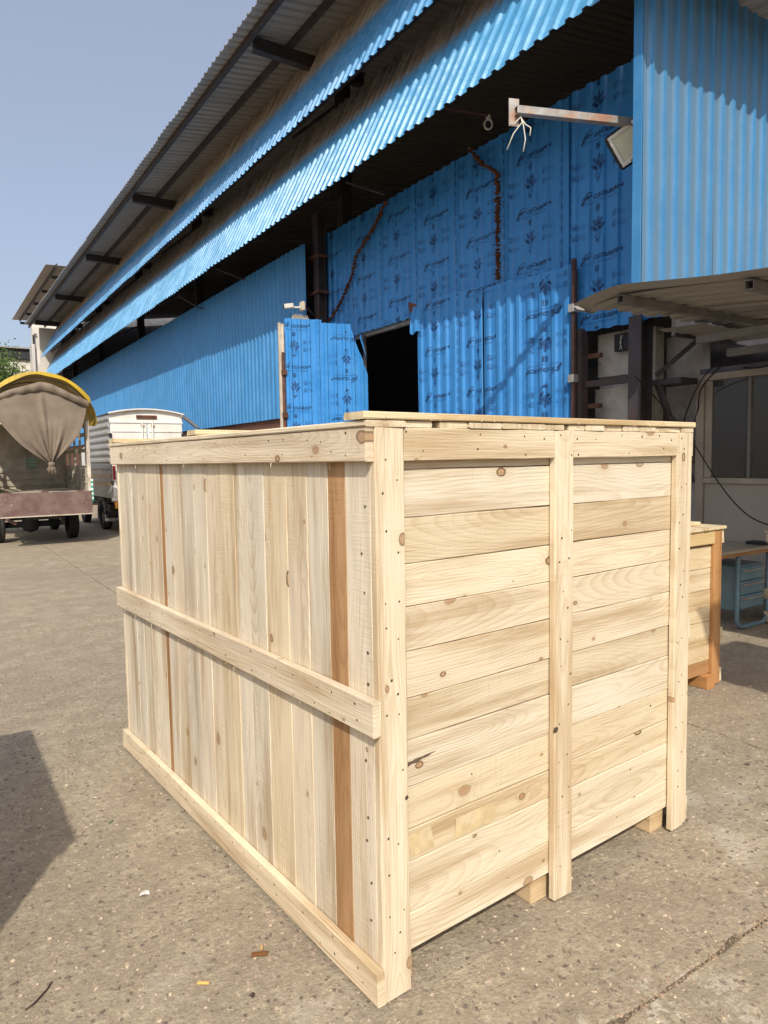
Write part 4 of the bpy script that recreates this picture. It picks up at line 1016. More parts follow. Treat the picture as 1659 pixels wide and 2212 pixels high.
ty = MB().mm((6.06, 3.24, 0.7005), (6.2, 3.40, 0.725), 0.006).build('tray', 'black'); tag(ty, 'flat black tray lying at the right end of the steel desk', 'tray')

# ------------------------------------------------------------------ fittings on the facade
ar = thing('bracket_arm', 'rusty square steel arm projecting from the wall, bare wires hanging off its end plate', 'bracket', (5.93, 4.43, 4.654))
a0 = Vector((4.712, 4.869, 4.66)); a1 = Vector((6.42, 4.25, 4.66)); ad = (a1 - a0).normalized()
m = MB(); sdv = Vector((ad.y, -ad.x, 0)); w = 0.032
for (o2, o3, ww, hh) in ((0, w, 2 * w, .005), (0, -w, 2 * w, .005), (w, 0, .005, 2 * w), (-w, 0, .005, 2 * w)):
    off = sdv * o2 + Vector((0, 0, o3)); m.bar(a0 + off, a1 + off, ww, hh)
m.build('arm', 'galv', ar)
m = MB(); m.bar(a0 - ad * 0.004 + sdv * -0.036 + Vector((0, 0, -0.125)), a0 - ad * 0.004 + sdv * -0.036 + Vector((0, 0, 0.12)), 0.006, 0.10, ad); m.build('end_plate', 'galv', ar)
for k, pts in enumerate((((0, 0, -.03), (.02, 0, -.10), (-.06, .0, -.20), (-.12, 0, -.34)), ((0, 0, -.03), (.03, 0, -.12), (.05, 0, -.25), (.03, 0, -.36)), ((0, 0, -.05), (.05, 0, -.12), (.10, 0, -.15), (.09, 0, -.22)), ((0, 0, -.06), (-.05, 0, -.11), (-.09, 0, -.115)))):
    P = [a0 + ad * 0.04 + Vector((0.83, -0.55, 0)) * p[0] + Vector((0, 0, p[2])) for p in pts]
    MB().tube(P, 0.006, 5).build('bare_wire', 'wire_white', ar, I4, True)
# flood light
fl = thing('flood_light', 'white square flood light with black rim mounted under the rusty arm', 'lamp', (5.9, 4.5, 4.5))
fx = Vector((0.80, -0.60, 0)); fz = Vector((-0.72, -0.58, -0.38)).normalized(); fx = (fx - fz * fx.dot(fz)).normalized(); fy = fz.cross(fx)
FW = basis(fx, fy, fz, (5.855, 4.515, 4.495)) @ RZ(rad(35)) @ Matrix.Scale(1.2, 4)
MB().box((0, 0, -0.012), (0.285, 0.295, 0.05), None, 0.02).build('housing', 'black', fl, FW)
m = MB(); m.box((0, 0.115, 0.018), (0.235, 0.03, 0.014), None, 0.004); m.box((0, -0.115, 0.018), (0.235, 0.03, 0.014), None, 0.004); m.box((0.105, 0, 0.018), (0.028, 0.20, 0.014), None, 0.004); m.box((-0.105, 0, 0.018), (0.028, 0.20, 0.014), None, 0.004); m.build('bezel', 'bezel', fl, FW)
MB().mm((-0.09, -0.10, 0.0135), (0.09, 0.10, 0.0155)).build('lens', 'lamp_lens', fl, FW)
v, f = text_mesh('100', 0.03, 0, 0.001); MB().add([(p[0] - 0.05, p[1] - 0.127, 0.0262) for p in v], f).build('lettering', 'black_letters', fl, FW)
MB().bar((5.96, 4.42, 4.66), (5.96, 4.47, 4.52), 0.04, 0.012).build('mount', 'steel', fl)
MB().tube([(5.95, 4.5, 4.42), (5.97, 4.47, 4.3), (6.05, 4.44, 4.2)], 0.006, 5).build('lead', 'wire', fl)
db = MB().box((6.05, 4.42, 4.13), (0.13, 0.1, 0.13), RZ(0) , 0.01).build('driver_box', 'rust'); tag(db, 'rusty little box hanging below the flood light', 'box')
# hook on rod
hk = thing('pulley_hook', 'small ring hook hanging from a rod under the louvre', 'hook', (6.2, 6.92, 5.75))
MB().tube([(5.45, 6.80, 5.66), (6.22, 6.90, 5.80)], 0.02, 6).build('rod', 'rust', hk)
m = MB(); m.tube([(6.2 + 0.05 * cos(t) * 0.83, 6.9 - 0.05 * cos(t) * 0.55, 5.69 + 0.06 * sin(t)) for t in [2 * pi * i / 14 for i in range(15)]], 0.013, 6); m.build('ring', 'cream', hk, I4, True)
MB().tube([(6.2, 6.9, 5.80), (6.2, 6.9, 5.745)], 0.03, 8).build('collar', 'cream', hk)
# cctv camera and lamp on the column
cc = thing('cctv_camera', 'small white cctv camera on an arm above the open blue door leaf', 'camera', (6.1, 11.9, 4.3))
p0 = Vector((5.72, 11.55, 4.27)); cdv = Vector((-0.83, 0.35, -0.12)).normalized()
MB().bar(p0 - cdv * 0.0, p0 + cdv * 0.17, 0.085, 0.085, (0, 0, 1), 0.012).build('body', 'white_plastic', cc)
MB().bar(p0 + cdv * 0.171, p0 + cdv * 0.185, 0.07, 0.07, (0, 0, 1), 0.006).build('lens', 'black', cc)
MB().bar(p0 + cdv * 0.05 - Vector((0, 0, .02)), p0 + Vector((0.14, -0.02, -0.02)), 0.03, 0.03).build('arm', 'white_plastic', cc)
MB().box((5.88, 11.52, 4.27), (0.06, 0.14, 0.16), RZ(0), 0.01).build('base', 'cream', cc)
MB().tube([(5.9, 11.5, 4.3), (6.1, 11.6, 4.2), (6.3, 11.8, 4.15), (6.36, 12.1, 4.25)], 0.02, 6).build('bracket', 'steel', cc)
fl2 = thing('wall_lamp', 'tilted finned lamp hanging below the cctv camera', 'lamp', (6.0, 11.6, 4.0))
LW = frame((5.84, 11.55, 4.03), (0.80, -0.45, -0.35), (0.45, 0.6, 0.4), (-0.3, -0.5, 0.8))
MB().box((0, 0, 0), (0.30, 0.24, 0.05), None, 0.01).build('housing', 'plaster', fl2, LW)
for i in range(9): MB().box((-0.12 + i * 0.03, 0, 0.045), (0.008, 0.22, 0.04)).build('fin', 'chip' if False else 'cream', fl2, LW)
MB().bar((5.95, 11.5, 4.02), (6.35, 12.05, 4.05), 0.04, 0.05).build('arm', 'rust', fl2)
# dried garlands
def garland(pts, label, seed):
    rs = random.Random(seed); P = [Vector(p) for p in pts]; seg = [(P[i + 1] - P[i]).length for i in range(len(P) - 1)]; tot = sum(seg)
    t = thing('garland', label, 'garland', P[0]); mb = MB(); mb2 = MB()
    n = int(tot / 0.020)
    for q in range(n):
        d = tot * q / n; i = 0
        while i < len(seg) - 1 and d > seg[i]: d -= seg[i]; i += 1
        p = P[i].lerp(P[i + 1], d / seg[i]) + Vector((rs.uniform(-.012, .012), rs.uniform(-.014, .014), rs.uniform(-.01, .01)))
        if rs.random() < 0.06: continue
        r = rs.uniform(0.030, 0.052); vs = []
        for a in range(6):
            t_ = 2 * pi * a / 6 + rs.random(); vs.append(p + Vector((cos(t_) * r * 0.9, sin(t_) * r * rs.uniform(.7, 1.1), rs.uniform(-.010, .010))))
        tgt = mb if rs.random() < 0.7 else mb2
        b = len(tgt.v); tgt.v += [tuple(p + Vector((0, 0, r * .45))), tuple(p - Vector((0, 0, r * .45)))] + [tuple(x_) for x_ in vs]
        for a in range(6): tgt.f.append((b, b + 2 + a, b + 2 + (a + 1) % 6)); tgt.f.append((b + 1, b + 2 + (a + 1) % 6, b + 2 + a))
    tag(mb.build('dried_petals', 'garland', t), kind='stuff'); tag(mb2.build('dried_petals', 'rust', t), kind='stuff')
    MB().tube(P, 0.006, 5).build('string', 'twig', t)
GX = 6.40
garland([(GX, y_, z_) for y_, z_ in ((9.524, 5.589), (9.667, 5.482), (9.926, 5.289), (10.232, 5.117), (10.451, 4.993), (10.623, 4.689), (10.86, 4.451), (11.17, 4.216), (11.491, 4.046))], 'dried brown flower garland slanting down the wall above the door opening', 1)
garland([(GX, y_, z_) for y_, z_ in ((7.492, 5.676), (7.365, 5.483), (7.142, 5.292), (6.95, 5.148), (6.952, 4.927), (6.953, 4.643), (6.955, 4.325), (6.947, 3.80))], 'dried brown flower garland hanging straight down above the closed door leaf', 2)

# ------------------------------------------------------------------ vehicles
def wheel(par, X, Y, r, w, outer=-1, mat_r='rim'):
    Mx = T(X, Y, r)
    h = w / 2
    t = MB().lathe([(-h * .55, r * .60), (-h * .95, r * .72), (-h, r * .86), (-h * .86, r * .97), (-h * .5, r), (-h * .42, r * .975), (-h * .15, r * .975), (-h * .1, r), (h * .1, r), (h * .15, r * .975), (h * .42, r * .975), (h * .5, r), (h * .86, r * .97), (h, r * .86), (h * .95, r * .72), (h * .55, r * .60)], 32, Mx).build('wheel', 'tyre', par, I4, True)
    s = outer
    MB().lathe([(s * h * .55, r * .62), (s * h * .5, r * .55), (s * h * .1, r * .5), (s * h * .25, r * .3), (s * h * .5, r * .22), (s * h * .55, 0.001)], 24, Mx).build('rim', mat_r, t, I4, True)
    return t
def truck_one():
    cx_, Y0 = 1.835, 14.0; hw = 0.775
    t = thing('mini_truck', 'parked open truck with yellow tarpaulin and grey canvas knotted up at the back', 'truck', (cx_, Y0, 0))
    # floor, chassis
    MB().mm((cx_ - hw, Y0, 0.95), (cx_ + hw, Y0 + 2.6, 1.0)).build('bed_floor', 'bed', t)
    m = MB()
    for s in (-1, 1): m.mm((cx_ + s * 0.36 - 0.04, Y0 + 0.05, 0.62), (cx_ + s * 0.36 + 0.04, Y0 + 3.9, 0.76))
    for yy in (0.1, 0.9, 1.7, 2.5): m.mm((cx_ - hw + 0.03, Y0 + yy, 0.78), (cx_ + hw - 0.03, Y0 + yy + 0.07, 0.945))
    m.mm((cx_ - 0.32, Y0 + 0.08, 0.50), (cx_ + 0.32, Y0 + 0.14, 0.56)); m.mm((cx_ + 0.30, Y0 + 0.3, 0.36), (cx_ + 0.36, Y0 + 0.4, 0.62))
    m.build('chassis', 'chassis', t)
    m = MB(); m.tube([(cx_ - 0.62, 15.42, 0.33), (cx_ + 0.62, 15.42, 0.33)], 0.06, 10); m.lathe([(-0.16, 0.05), (-0.12, 0.13), (0.0, 0.17), (0.12, 0.13), (0.16, 0.05)], 14, T(cx_ - 0.1, 15.42, 0.33)); m.build('rear_axle', 'chassis', t, I4, True)
    MB().tube([(cx_ - 0.55, 15.1, 0.5), (cx_ - 0.55, 14.5, 0.48), (cx_ - 0.5, 14.05, 0.46)], 0.03, 8).build('exhaust', 'rust', t)
    MB().mm((cx_ - 0.52, Y0 + 1.9, 0.38), (cx_ - 0.05, Y0 + 2.5, 0.62), 0.04).build('fuel_tank', 'chassis', t)
    for s in (-1, 1):
        wheel(t, cx_ + s * 0.66, 15.42, 0.335, 0.19, s); wheel(t, cx_ + s * 0.66, 17.75, 0.335, 0.17, s)
    # side panels with posts and rails, headboard
    for s in (-1, 1):
        X = cx_ + s * hw
        sp_ = MB().mm((X - 0.012, Y0 + 0.04, 1.0), (X + 0.012, Y0 + 2.6, 1.42)).build('side_panel', 'bed', t)
        for k in range(6): MB().mm((X - s * 0.032 - 0.016, Y0 + 0.1 + k * 0.46, 1.0), (X - s * 0.032 + 0.016, Y0 + 0.15 + k * 0.46, 1.42)).build('rib', 'bed', sp_)
        for z in (1.14, 1.28): MB().mm((X - s * 0.03 - 0.012, Y0 + 0.05, z), (X - s * 0.03 + 0.012, Y0 + 2.6, z + 0.03)).build('slat', 'bed', sp_)
        MB().mm((X - 0.02, Y0 + 0.02, 1.425), (X + 0.02, Y0 + 2.6, 1.47)).build('side_rail', 'bed', t)
        for k in range(5):
            Y = Y0 + 0.2 + k * 0.58; MB().mm((X - 0.018, Y, 1.472), (X + 0.018, Y + 0.05, 2.35)).build('upright', 'bed', t)
        for z in (1.72, 2.02): MB().mm((X - 0.012, Y0 + 0.06, z), (X + 0.012, Y0 + 2.6, z + 0.07)).build('side_rail', 'bed', t)
        MB().mm((X - 0.03, Y0 - 0.02, 0.66), (X + 0.03, Y0 + 0.05, 2.30), 0.006).build('rear_post', 'bed_post', t)
        for k in range(10): MB().mm((X - 0.004 + s * 0.034 - 0.018, Y0 - 0.035, 0.80 + k * 0.042), (X + s * 0.034 + 0.018, Y0 - 0.024, 0.84 + k * 0.042)).build('reflector', 'green' if k % 2 == 0 else 'white_tape', t)
    hb = MB().mm((cx_ - hw, Y0 + 2.6, 1.0), (cx_ + hw, Y0 + 2.64, 2.35)).build('headboard', 'bed', t)
    for z in (1.06, 1.2, 1.34): MB().mm((cx_ - hw + 0.02, Y0 + 2.575, z), (cx_ + hw - 0.02, Y0 + 2.599, z + 0.05)).build('slat', 'bed', hb)
    MB().mm((cx_ - 0.02, Y0 + 2.57, 1.42), (cx_ + 0.02, Y0 + 2.599, 2.34)).build('slat', 'bed', hb)
    m = MB()
    for z in (1.46, 1.53, 1.60): m.mm((cx_ - 0.0, Y0 + 2.56, z), (cx_ + 0.22, Y0 + 2.568, z + 0.05))
    m.build('headboard_window', 'pale_green', hb)
    # cab
    cab = MB(); prof_ = [(2.72, 0.6), (2.72, 2.0), (3.1, 2.08), (3.75, 2.0), (4.15, 1.25), (4.2, 0.6)]
    for X in (cx_ - 0.72, cx_ + 0.72):
        for (yy, zz) in prof_: cab.v.append((X, Y0 + yy, zz))
    n = len(prof_)
    cab.f += [tuple(range(n)), tuple(range(n, 2 * n))[::-1]] + [(i, n + i, n + (i + 1) % n, (i + 1) % n) for i in range(n)]
    cab.build('cab', 'van_white', t)
    # tailgate hanging open
    tg = MB(); tg.mm((cx_ - hw, Y0 - 0.045, 0.585), (cx_ + hw + 0.02, Y0 - 0.022, 1.0), 0.004); tgo = tg.build('tailgate', 'tailgate', t)
    MB().mm((cx_ - hw, Y0 - 0.055, 0.562), (cx_ + hw + 0.02, Y0 - 0.015, 0.584), 0.003).build('tailgate_lip', 'cream', tgo)
    for s in (-0.6, 0.0, 0.6): MB().tube([(cx_ + s - 0.06, Y0 - 0.02, 1.003), (cx_ + s + 0.06, Y0 - 0.02, 1.003)], 0.016, 8).build('hinge', 'rust', tgo)
    # hoops and tarpaulin
    def arch(u): x_ = abs(u) * hw; return 3.085 - 0.5 * x_ ** 2 - 0.25 * x_ ** 4
    for k in range(4):
        Y = Y0 + 0.1 + k * 0.8; MB().tube([(cx_ + hw * u, Y, arch(u) - 0.03) for u in [(-1 + 2 * i / 20) for i in range(21)]], 0.018, 6).build('hoop', 'bed', t)
    def tarp(u, v):
        s = -1 + 2 * u; out = 1.0 + 0.02 * sin(v * 9 + u * 5)
        if abs(s) > 0.82:
            q = (abs(s) - 0.82) / 0.18; sg = 1 if s > 0 else -1
            x = cx_ + sg * (hw * 1.02 + 0.15 * sin(q * 1.8) * (1 - 0.5 * v) + 0.02 * sin(v * 23)); z = arch(1.0) + 0.02 - 0.48 * q + 0.02 * sin(v * 17 + q * 3)
        else:
            e = s / 0.82; x = cx_ + hw * 1.02 * e; z = arch(abs(e)) + 0.02 * abs(e) ** 3 + 0.045 + 0.012 * sin(v * 21 + e * 4)
        return (x, Y0 - 0.10 + 0.03 * sin(u * 15) + 2.95 * v, z)
    MB().grid(tarp, 56, 20).build('tarpaulin', 'tarp', t, I4, True)
    def valance(u, v):
        s = -1 + 2 * u; e = s * 1.04; d = 0.05 + 0.05 * abs(s) + 0.012 * sin(s * 9)
        return (cx_ + hw * 1.02 * e, Y0 - 0.145 - 0.02 * v, arch(abs(e)) + 0.062 - d * v)
    MB().grid(valance, 48, 3).build('tarpaulin_edge', 'tarp', t, I4, True)
    kx, kz = 1.955, 1.50
    def canv(u, v):
        s = -1 + 2 * u
        xt = cx_ + hw * 1.0 * s; zt = 2.55 + 0.38 * (1 - abs(s) ** 1.6) 
        g = (1 - v ** (1.55 if s < 0 else 1.35)) * (1 + 0.03 * sin(v * 7 + s * 4)); x = kx + (xt - kx) * g; z = zt + (kz - zt) * (v ** (0.95 - 0.12 * abs(s)))
        fold = (0.05 * sin(s * 8 + 1.5) + 0.03 * sin(s * 17 + v * 3) + 0.02 * sin(s * 31)) * v ** 3.2 * (1.25 - v) * 2.4 - 0.05 * math.exp(-(s / 0.06) ** 2) * v * (1 - v) * 3 + 0.035 * sin(s * 3.1 + v * 4) * (1 - v) + 0.02 * sin(v * 9 - s * 5) * (1 - v)
        return (x, Y0 - 0.10 - 0.10 * sin(pi * v) + fold, z)
    MB().grid(canv, 64, 26).build('canvas_flap', 'canvas', t, I4, True)
    def fold_band(u, v):
        s = -1 + 2 * u; zt = 2.895 - 0.30 * abs(s) ** 1.35
        return (cx_ + hw * 1.02 * s, Y0 - 0.145 - 0.035 * sin(pi * v) + 0.012 * sin(s * 22), zt + 0.15 * (v - 0.5) * (1 - 0.25 * abs(s)) + 0.012 * sin(s * 7))
    MB().grid(fold_band, 48, 6).build('canvas_hem', 'canvas', t, I4, True)
    kn = MB(); rs = random.Random(4)
    for k in range(16):
        a = rs.uniform(0, 2 * pi); l = rs.uniform(0.05, 0.16); p = Vector((kx, Y0 - 0.12, kz - 0.03))
        kn.tube([p, p + Vector((cos(a) * 0.05, -0.03, -l * 0.4)), p + Vector((cos(a) * 0.08, -0.03 + 0.03 * sin(a), -l))], [0.022, 0.016, 0.008], 6)
    kn.lathe([(-0.05, 0.02), (-0.03, 0.06), (0.02, 0.06), (0.05, 0.02)], 10, T(kx, Y0 - 0.12, kz) @ RY(pi / 2)); kn.build('canvas_knot', 'canvas', t, I4, True)
    return t
truck_one()
def van():
    X0, X1, Y0 = 3.355, 4.90, 15.6; cx_ = (X0 + X1) / 2
    t = thing('box_van', 'small white and grey closed box van parked next to the blue wall', 'van', (cx_, Y0, 0))
    zb_, zt = 0.78, 2.55
    # grey ribbed left and right sides
    for s, X in ((-1, X0), (1, X1)):
        sd_ = MB(); sd_.mm((X - 0.012 + 0.014 * (s < 0), Y0 + 0.06, zb_), (X + 0.012 - 0.014 * (s > 0), Y0 + 2.4, zt - 0.02)); so_ = sd_.build('side', 'van_grey', t)
        for k in range(8):
            z = 1.36 + k * 0.15; MB().add([(X, Y0 + 0.07, z), (X + s * 0.03, Y0 + 0.07, z + 0.03), (X + s * 0.03, Y0 + 0.07, z + 0.075), (X, Y0 + 0.07, z + 0.105), (X, Y0 + 2.38, z), (X + s * 0.03, Y0 + 2.38, z + 0.03), (X + s * 0.03, Y0 + 2.38, z + 0.075), (X, Y0 + 2.38, z + 0.105)], [(0, 1, 5, 4), (1, 2, 6, 5), (2, 3, 7, 6), (0, 3, 2, 1)] if s > 0 else [(4, 5, 1, 0), (5, 6, 2, 1), (6, 7, 3, 2), (0, 1, 2, 3)]).build('rib', 'van_grey', so_)
        for (z, h) in ((1.21, 0.045), (1.035, 0.05)): MB().mm((X + s * 0.0 - 0.004 + s * 0.012, Y0 + 0.1, z), (X + s * 0.02, Y0 + 2.3, z + h)).build('stripe', 'amber', so_)
        MB().mm((X + s * 0.004 - 0.016, Y0 + 0.03, zb_ - 0.02), (X + s * 0.004 + 0.016, Y0 + 2.4, zb_ + 0.12)).build('side_rail', 'van_grey', so_)
    # roof arch
    def roof(u, v): s = -1 + 2 * u; return (cx_ + (X1 - X0 + 0.06) / 2 * s, Y0 - 0.05 + 2.5 * v, zt + 0.10 * (1 - s * s) + 0.012)
    MB().grid(roof, 16, 2).build('roof', 'van_white', t, I4, True)
    def gable(u, v): s = -1 + 2 * u; return (cx_ + (X1 - X0) / 2 * s, Y0 + 0.02, zt - 0.16 + v * (0.16 + 0.10 * (1 - s * s)))
    MB().grid(gable, 16, 1).build('gable', 'van_white', t)
    MB().tube([(cx_ + (X1 - X0 + 0.06) / 2 * s_, Y0 - 0.05, zt + 0.10 * (1 - s_ * s_) + 0.008) for s_ in [-1 + 2 * i / 16 for i in range(17)]], 0.016, 6).build('roof_gutter', 'van_white', t)
    MB().mm((cx_ - 0.22, Y0 - 0.004, 2.45), (cx_ + 0.22, Y0 + 0.0, 2.53)).build('rusty_plate', 'rust', t)
    MB().mm((X0, Y0 - 0.03, 2.36), (X1, Y0 + 0.02, 2.395)).build('header', 'van_white', t)
    for s in (-1, 1):
        xa, xb_ = (X0 + 0.01, cx_ - 0.008) if s < 0 else (cx_ + 0.008, X1 - 0.01)
        d_ = MB().mm((xa, Y0 - 0.012, zb_), (xb_, Y0 + 0.02, 2.355), 0.004).build('rear_door', 'van_white', t)
        for (za, zc) in ((2.17, 2.20), (1.2, 1.23)): MB().mm((xa + 0.02, Y0 - 0.028, za), (xb_ - 0.02, Y0 - 0.0125, zc)).build('door_rib', 'van_white', d_)
        for xx in (xa + 0.03, xb_ - 0.07): MB().mm((xx, Y0 - 0.024, zb_ + 0.02), (xx + 0.04, Y0 - 0.0125, 2.15)).build('door_rib', 'van_white', d_)
        xr = cx_ + s * 0.11
        MB().tube([(xr, Y0 - 0.045, zb_), (xr, Y0 - 0.045, 2.40)], 0.014, 8).build('lock_rod', 'van_white', d_); MB().mm((xr - 0.035, Y0 - 0.055, 2.30), (xr + 0.035, Y0 - 0.03, 2.345)).build('lock_keeper', 'cream', d_)
        for z in (2.05, 1.05): MB().mm((X0 - 0.03 if s < 0 else X1 - 0.03, Y0 - 0.04, z), (X0 + 0.03 if s < 0 else X1 + 0.03, Y0 - 0.0125, z + 0.09)).build('hinge', 'chassis', d_)
    v, f = text_mesh('TCIE', 0.21, 0.2, 0.006); MB().add([(cx_ + 0.14 + p[0] * 0.8, Y0 - 0.0145, 1.77 + p[1]) for p in v], f).build('lettering', 'letter_blue', t)
    MB().mm((cx_ + 0.50, Y0 - 0.0155, 1.88), (cx_ + 0.66, Y0 - 0.0125, 1.92)).build('lettering', 'red', t)
    for X in (X0 + 0.02, X1 - 0.07): MB().mm((X, Y0 - 0.034, 1.16), (X + 0.05, Y0 - 0.0285, 1.45)).build('reflector', 'red', t)
    MB().mm((X0 - 0.02, Y0 - 0.03, 0.70), (X1 + 0.02, Y0 + 0.04, 0.775)).build('rear_sill', 'van_white', t)
    for X in (X0 + 0.02, X1 - 0.2): MB().mm((X, Y0 - 0.045, 0.62), (X + 0.18, Y0 - 0.02, 0.70)).build('tail_lamp', 'red', t)
    pl = MB().mm((X0 + 0.03, Y0 - 0.05, 0.545), (X0 + 0.42, Y0 - 0.03, 0.69), 0.004).build('number_plate', 'plate', t)
    v, f = text_mesh('5', 0.15, 0, 0.006); MB().add([(X0 + 0.07 + p[0], Y0 - 0.0515, 0.565 + p[1]) for p in v], f).build('lettering', 'letter_brown', pl)
    m = MB()
    for s in (-1, 1): m.mm((cx_ + s * 0.36 - 0.04, Y0 + 0.05, 0.5), (cx_ + s * 0.36 + 0.04, Y0 + 3.9, 0.64))
    m.mm((cx_ - 0.7, Y0 + 0.2, 0.64), (cx_ + 0.7, Y0 + 2.4, 0.775)); m.tube([(cx_ - 0.6, 16.9, 0.3), (cx_ + 0.6, 16.9, 0.3)], 0.06, 8); m.mm((X0 + 0.05, 16.2, 0.35), (X0 + 0.3, 16.5, 0.6)); m.build('chassis', 'chassis', t)
    for s in (-1, 1):
        X = cx_ + s * 0.66; wheel(t, X, 16.9, 0.30, 0.19, s); wheel(t, X, 19.2, 0.30, 0.17, s)
        m = MB(); P = [(X, 16.9 + 0.40 * cos(a), 0.31 + 0.40 * sin(a)) for a in [pi * i / 12 for i in range(-1, 14)]]
        for (xa, ya, za), (xb_, yb_, zc) in zip(P[:-1], P[1:]): m.bar((xa, ya, za), (xb_, yb_, zc), 0.21, 0.012, (0, 0, 1) if abs(yb_ - ya) > 0.02 else (0, 1, 0))
        m.build('mudguard', 'van_grey', t); MB().mm((X - 0.1, 16.48, 0.28), (X + 0.1, 16.495, 0.55)).build('mud_flap', 'chassis', t)
    cab = MB(); prof_ = [(2.5, 0.5), (2.5, 1.85), (3.0, 1.95), (3.6, 1.85), (4.05, 1.15), (4.1, 0.5)]
    for X in (X0 + 0.05, X1 - 0.05):
        for (yy, zz) in prof_: cab.v.append((X, Y0 + yy, zz))
    n = len(prof_); cab.f += [tuple(range(n)), tuple(range(n, 2 * n))[::-1]] + [(i, n + i, n + (i + 1) % n, (i + 1) % n) for i in range(n)]; cab.build('cab', 'van_white', t)
    MB().bar((X1 - 0.02, Y0 - 0.03, 2.55), (X1 + 0.42, Y0 + 0.25, 2.30), 0.05, 0.07).build('gutter_spout', 'van_grey', t); MB().tube([(X1 + 0.38, Y0 + 0.22, 2.33), (X1 + 0.60, Y0 + 0.3, 2.17)], 0.012, 6).build('gutter_spout', 'chassis', t)
van()

# ------------------------------------------------------------------ background, far left
fs = thing('far_shed', 'taller shed far off at the end of the warehouse with a jutting grey roof', 'building', (8.5, 50, 0))
y = 44.5; k = 0
while y < 62: mk('roof_sheet', sheet_mesh(1.03, 4.5, ny=1, seed=3), 'roof', fs, basis(Vector((0, -1, 0)), Vector((1, 0, 0.03)).normalized(), Vector((-0.03, 0, 1)).normalized(), (6.5, y + 1, 12.85)), (1.5, 1.45, 1.4)); y += 1.0; k += 1
for X in (7.0, 7.75): MB().mm((X - 0.03, 44, 12.66), (X + 0.03, 62, 12.84)).build('purlin', 'steel', fs)
for Y in (46, 50, 54, 58, 61.8): MB().mm((7.0, Y, 12.45), (9.0, Y + 0.1, 12.63)).build('bracket', 'steel', fs)
MB().mm((9.0, 44.2, 0), (9.3, 62, 12.7)).build('wall', 'dark_cladding', fs)
ep = MB().mm((5.72, 45.2, 0), (7.3, 45.8, 9.55)).build('end_pillar', 'white_plaster', fs)
MB().mm((5.62, 45.0, 0), (5.78, 45.9, 8.4)).build('down_pipe', 'white_plastic', fs); MB().tube([(5.9, 45.1, 9.0), (5.75, 45.1, 8.9), (5.75, 45.1, 0)], 0.05, 8).build('down_pipe', 'black', fs)
fb_ = thing('far_building', 'white building far beyond the truck with a dark band under its roof', 'building', (3.0, 60, 0))
MB().mm((-8, 58, 0), (8.2, 66, 9.2)).build('wall', 'white_plaster', fb_); MB().mm((-8.2, 57.8, 9.2), (8.3, 66, 9.95)).build('dark_band', 'dark_cladding', fb_); MB().mm((-8.3, 57.6, 9.95), (8.4, 66, 10.05)).build('roof', 'roof', fb_)
def tree(cx_, cy_, h, R, label, seed):
    rs = np.random.RandomState(seed); t = thing('tree', label, 'tree', (cx_, cy_, 0))
    tr = MB(); tr.tube([(cx_, cy_, -0.05), (cx_ + 0.1, cy_, h * 0.3), (cx_ + 0.05, cy_ + 0.1, h * 0.6)], [0.22, 0.17, 0.12], 10); tr.build('trunk', 'bark', t, I4, True)
    li = MB(); cl = []
    for k in range(34):
        a = rs.rand() * 2 * pi; e = rs.uniform(-0.5, 1.2); rr = R * rs.uniform(0.45, 1.0)
        c = Vector((cx_ + rr * cos(a) * cos(e), cy_ + rr * sin(a) * cos(e), h * 0.68 + rr * 0.85 * sin(e))); cl.append(c)
        li.tube([(cx_ + 0.05, cy_ + 0.1, h * 0.52), Vector((cx_, cy_, h * 0.56)).lerp(c, 0.55) + Vector((0, 0, 0.1)), c], [0.06, 0.035, 0.012], 5)
    li.build('limbs', 'bark', t)
    vs = []; fsx = []
    for c in cl:
        for q in range(210):
            d = rs.normal(0, 0.42, 3); p = (c.x + d[0], c.y + d[1], c.z + d[2] * 0.8); s = rs.uniform(0.05, 0.10)
            u = rs.normal(0, 1, 3); u /= np.linalg.norm(u); w = np.cross(u, rs.normal(0, 1, 3)); w /= np.linalg.norm(w); b = len(vs)
            vs += [tuple(np.array(p) - u * s), tuple(np.array(p) + w * s * .5), tuple(np.array(p) + u * s), tuple(np.array(p) - w * s * .5)]; fsx.append((b, b + 1, b + 2, b + 3))
    me = bpy.data.meshes.new('crown'); me.from_pydata(vs, [], fsx); me.update(); mk('crown', me, 'leaf', t)
tree(3.35, 43.5, 8.6, 2.2, 'green leafy tree at the far left edge behind the yellow tarpaulin', 2)

# unseen sheet on posts, added to throw the straight-edged shadow by the desk
aw = thing('shadow_caster', 'unseen corrugated sheet on posts beyond the right edge, added to shade the yard by the desk', 'shadow_caster', (3.0, -1.2, 0))
for k in range(3): mk('caster_sheet', sheet_mesh(1.03, 1.05, ny=1, seed=95), 'roof', aw, frame((2.60, 0.17 - k * 1.0, 3.0), (0, -1, 0), (1, 0, 0), (0, 0, 1)))
for (x_, y_) in ((2.68, -2.6), (3.55, -2.6)): MB().mm((x_ - .03, y_ - .03, 0), (x_ + .03, y_ + .03, 2.99)).build('post', 'steel', aw)
for x_ in (2.7, 3.5): MB().mm((x_ - .02, -2.8, 2.94), (x_ + .02, 0.15, 2.995)).build('rail', 'steel', aw)

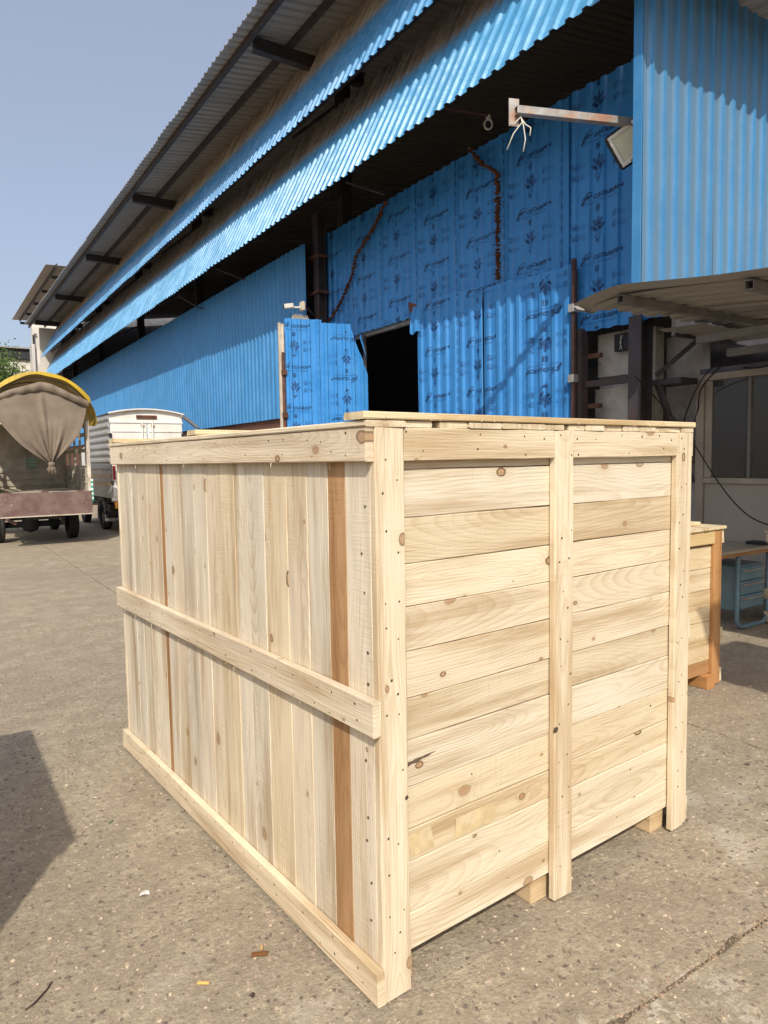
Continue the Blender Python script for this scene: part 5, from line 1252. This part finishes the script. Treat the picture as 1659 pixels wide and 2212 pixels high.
# ------------------------------------------------------------------ litter on the yard
def chip(pos, size, rz, mat, name, label, cat, tilt=0.1):
    o = MB().box((0, 0, 0), size, None, min(size) * 0.25).build(name, mat, None, T(*pos) @ RZ(rz) @ RX(tilt)); tag(o, label, cat); return o
def scrap(pos, s, seed):
    rs = random.Random(seed); k = 7
    top = [(cos(2 * pi * i / k) * s * rs.uniform(.6, 1.1), sin(2 * pi * i / k) * s * rs.uniform(.5, 1.0), rs.uniform(0.002, 0.012)) for i in range(k)]
    m = MB(); m.v = [(0, 0, 0.008)] + top + [(p[0], p[1], p[2] - 0.0015) for p in top]; m.f = [(0, 1 + i, 1 + (i + 1) % k) for i in range(k)] + [(1 + i, 1 + k + i, 1 + k + (i + 1) % k, 1 + (i + 1) % k) for i in range(k)]
    return m, T(*pos)
m, X = scrap((0.566, 2.416, 0.002), 0.022, 1); tag(m.build('paper_scrap', 'paper', None, X), 'crumpled white scrap of paper on the concrete left of the large crate', 'paper')
chip((0.776, 1.909, 0.007), (0.05, 0.014, 0.008), rad(-25), 'brownchip', 'bark_chip', 'dark brown chip of bark on the concrete near the crate corner', 'wood chip')
chip((0.79, 1.925, 0.012), (0.02, 0.006, 0.004), rad(60), 'chip', 'wood_shaving', 'tiny yellow shaving beside the dark bark chip', 'wood chip', 0.5)
chip((0.595, 1.893, 0.005), (0.035, 0.009, 0.005), rad(-35), 'chip', 'wood_chip', 'yellow sliver of pine on the concrete in the foreground', 'wood chip')
chip((0.694, 1.767, 0.007), (0.012, 0.011, 0.010), 0.4, 'twig', 'pebble', 'small black pebble on the concrete in the foreground', 'stone')
chip((0.581, 3.003, 0.003), (0.03, 0.005, 0.003), 0.8, 'green_strip', 'plastic_strip', 'short strip of green plastic on the concrete', 'litter')
tw = MB().tube([(0.155, 2.075, 0.004), (0.18, 2.085, 0.006), (0.215, 2.12, 0.006), (0.235, 2.15, 0.004)], [0.0018, 0.0024, 0.0022, 0.0014], 6).build('twig', 'twig', None, I4, True); tag(tw, 'thin dark twig on the concrete at the lower left corner', 'twig')
m, X = scrap((3.244, 1.773, 0.012), 0.018, 3); tag(m.build('pebble', 'stone', None, X, color=(1.3, 1.3, 1.3)), 'lone grey pebble on the concrete right of the large crate', 'stone')
